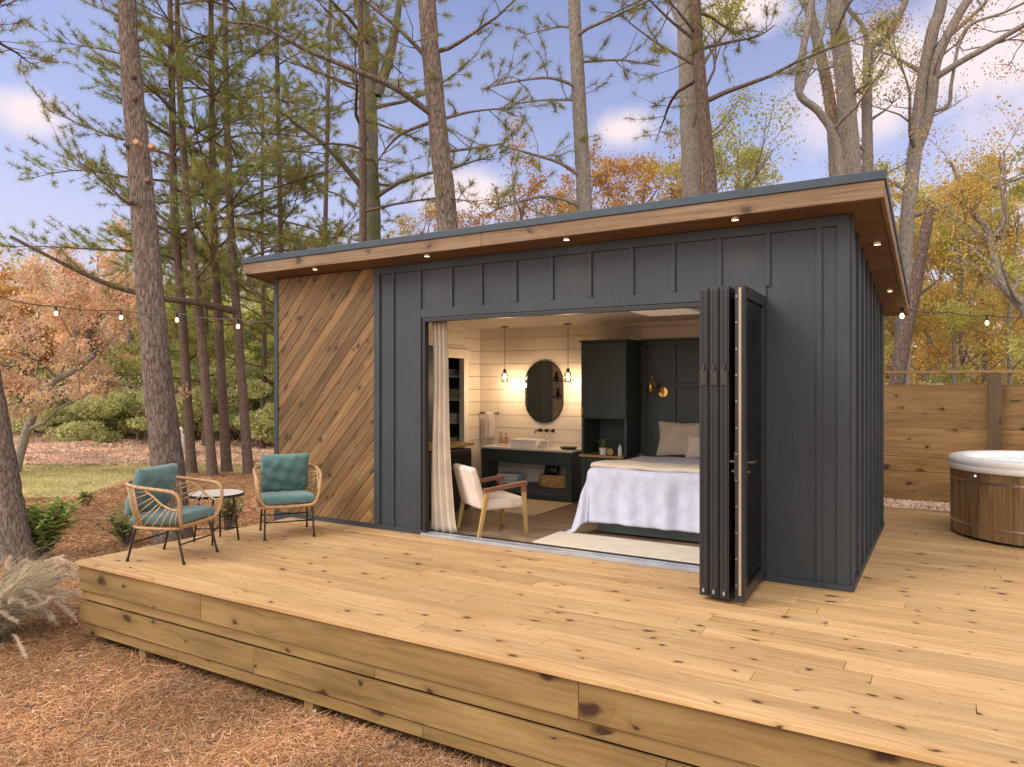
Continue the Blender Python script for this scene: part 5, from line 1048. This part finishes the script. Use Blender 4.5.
shrub('small dark shrub under the left pair of pines', 86, 508, .30, .25, 'shrub', 3, 12, .10)
shrub('dark-leaved shrub seen behind the side table', 229, 532, .66, .34, 'shrub', 4, 30, .10)
# plumed grass
gp = atd(-14, 648, 6.6); og = thing('plumed_grass', 'clump of dry ornamental grass with curling cream plumes at the deck corner', 'ornamental grass', (gp.x, gp.y, gzz(gp.x, gp.y)))
V_ = []; r_ = random.Random(9)
def ribbon(pts, w0):
    out = []
    for i in range(len(pts)-1):
        d_ = (pts[i+1]-pts[i]).normalized(); sd = d_.cross(Vector((.3, 1, .2))).normalized(); a = w0*(1-i/len(pts))/2; b_ = w0*(1-(i+1)/len(pts))/2
        out += [tuple(pts[i]-sd*a), tuple(pts[i]+sd*a), tuple(pts[i+1]+sd*b_), tuple(pts[i+1]-sd*b_)]
    return out
def arch(a, ln, lean, r_, n=8, z0=0, sag=.9):
    p = Vector((r_.gauss(0, .07), r_.gauss(0, .07), z0)); out = [p]; el = math.pi/2-lean
    for k in range(n): el -= sag*(1.6/n)*(.5+k/n); p = p+Vector((math.cos(a)*math.cos(el), math.sin(a)*math.cos(el), math.sin(el)))*ln/n; p.z = max(p.z, .02); out.append(p)
    return out
for k in range(1900): V_ += ribbon(arch(r_.uniform(0, 2*PI), r_.uniform(.5, 1.05), abs(r_.gauss(.05, .22)), r_, sag=r_.uniform(.6, 1.5)), .011)
fastmesh('blades', V_, 4, 'blade', og)
for k in range(60):
    a = r_.uniform(-1.9, 2.2)+.3; st = arch(a, r_.uniform(.6, 1.0), r_.uniform(.0, .45), r_, 9, sag=r_.uniform(.6, 1.2)); V2 = ribbon(st, .006); e = st[-1]; dd_ = (st[-1]-st[-2]).normalized()
    pl = [e]
    cz_ = r_.uniform(-.22, .16); ca_ = a+r_.uniform(-1.2, 1.2)
    for j in range(9): dd_ = (dd_+Vector((0, 0, cz_))+Vector((math.cos(ca_), math.sin(ca_), 0))*.16+Vector((r_.gauss(0, .08), r_.gauss(0, .08), 0))).normalized(); pl.append(pl[-1]+dd_*.026)
    C = np.array([tuple(interp(pl, r_.random())) for _ in range(260)]); C[:, 2] = np.maximum(C[:, 2], .02)
    Dm = np.tile(np.array([tuple(dd_)]), (260, 1)); nv_ = needles(C, Dm, .042, 1, .006, .45); tri_ = np.array(nv_).reshape(-1, 3, 3); quad = np.concatenate([tri_, tri_[:, 2:3, :]], 1)
    quad = quad.copy(); quad[:, 3] = (quad[:, 0]+quad[:, 2])/2
    o = fastmesh('plume', np.concatenate([np.array(V2), quad.reshape(-1, 3)]), 4, 'plume', og)
# distant wood
def wood_mass(name, label, spots, mats):
    pass
n = 70; r_ = random.Random(55); mb = MB(); C = []
for k in range(170):
    u_ = r_.uniform(-1.1, 1.1); d_ = r_.uniform(44, 80); x_ = CX+d_*(FW[0]+u_*RT[0]); y_ = CY+d_*(FW[1]+u_*RT[1]); z_ = gzz(x_, y_); h_ = r_.uniform(7, 12)*(1.0 if u_ < -.1 else .9)
    mb.tube([(x_, y_, z_-.2), (x_+r_.gauss(0, .3), y_, z_+h_*.5), (x_+r_.gauss(0, .5), y_, z_+h_*.95)], [.2, .14, .04], 6, cap=False)
    for q in range(16): C.append((x_+r_.gauss(0, 1.6), y_+r_.gauss(0, 1.6), z_+h_*r_.uniform(.05, 1.0), u_))
C = np.array(C); wt = mb.build('distant_woods_trunks', 'far_bark', None); wt.name = 'distant_woods'; wt['kind'] = 'stuff'; tag(wt, 'far-off mixed woods closing the view behind the clearing and cabin', 'woods')
for mt, sel in (('bush', (C[:, 3] < -.15) & (nr.uniform(size=len(C)) < .6)), ('pink', (C[:, 3] < -.35) & (nr.uniform(size=len(C)) < .5)), ('gold', (C[:, 3] > -.15)), ('brown', (C[:, 3] > -.2) & (nr.uniform(size=len(C)) < .35))):
    c_ = C[sel][:, :3]; per = 70; k = np.repeat(c_, per, 0)+nr.normal(size=(len(c_)*per, 3))*np.array([.8, .8, .6]); fastmesh('foliage', leaf_quads(k, .34), 4, mt, wt)
# white garden post in the clearing
wp = thing('white_garden_ornament', 'blurry white figure-like post standing in the clearing behind the pines', 'ornament', (*atd(181, 459, 23)[:2], gzz(*atd(181, 459, 23)[:2])))
MB().lathe([(0, 0), (.16, 0), (.15, .06), (.09, .12), (.08, .35), (.11, .55), (.10, .72), (.04, .76), (.07, .80), (.075, .88), (.03, .93), (0, .94)], 14).build('figure', 'porcelain', wp, smooth=True)
# ------------------------------------------------------------------ string lights
def string_lights(label, pts, bulbs, sag=.03):
    s_ = thing('string_lights', label, 'string lights', pts[0]); base = Vector(pts[0]); P = []
    for a, b2 in zip(pts[:-1], pts[1:]):
        for k in range(8): q = a.lerp(b2, k/8); q = q.copy(); q.z -= sag*4*(k/8)*(1-k/8); P.append(q)
    P.append(pts[-1]); MB().tube([p-base for p in P], .006, 5).build('cable', 'black', s_)
    for bpos in bulbs:
        q = min(P, key=lambda p: (p-bpos).length) if False else bpos
        c = q-base; sk = MB().tube([c+Vector((0, 0, .10)), c+Vector((0, 0, .03))], .014, 8).build('socket', 'black', s_)
        MB().lathe([(0, -.03), (.014, -.026), (.023, -.005), (.020, .013), (.011, .03), (0, .031)], 14, tuple(c)).build('bulb', 'strbulb', sk, smooth=True)
string_lights('warm string lights running from the left trees to the cabin corner', [atd(-60, 288, 8.6), atd(0, 297, 9.2), atd(56, 306, 9.8), atd(121, 310, 10.2), atd(177, 313, 10.0), atd(238, 319, 9.6), atd(276, 320, 9.2)], [atd(56, 313.5, 9.8), atd(121, 317.5, 10.2), atd(177, 320, 10.0), atd(238, 326.5, 9.6)])
string_lights('warm string lights running from the rear roof corner over the fence', [atd(903, 308, 8.1), atd(950, 312, 9), atd(987, 315, 9.5), atd(1040, 316, 10), atd(1120, 312, 10.6)], [atd(902, 316, 8.1), atd(987, 323, 9.5), atd(1062, 326, 10.2)])
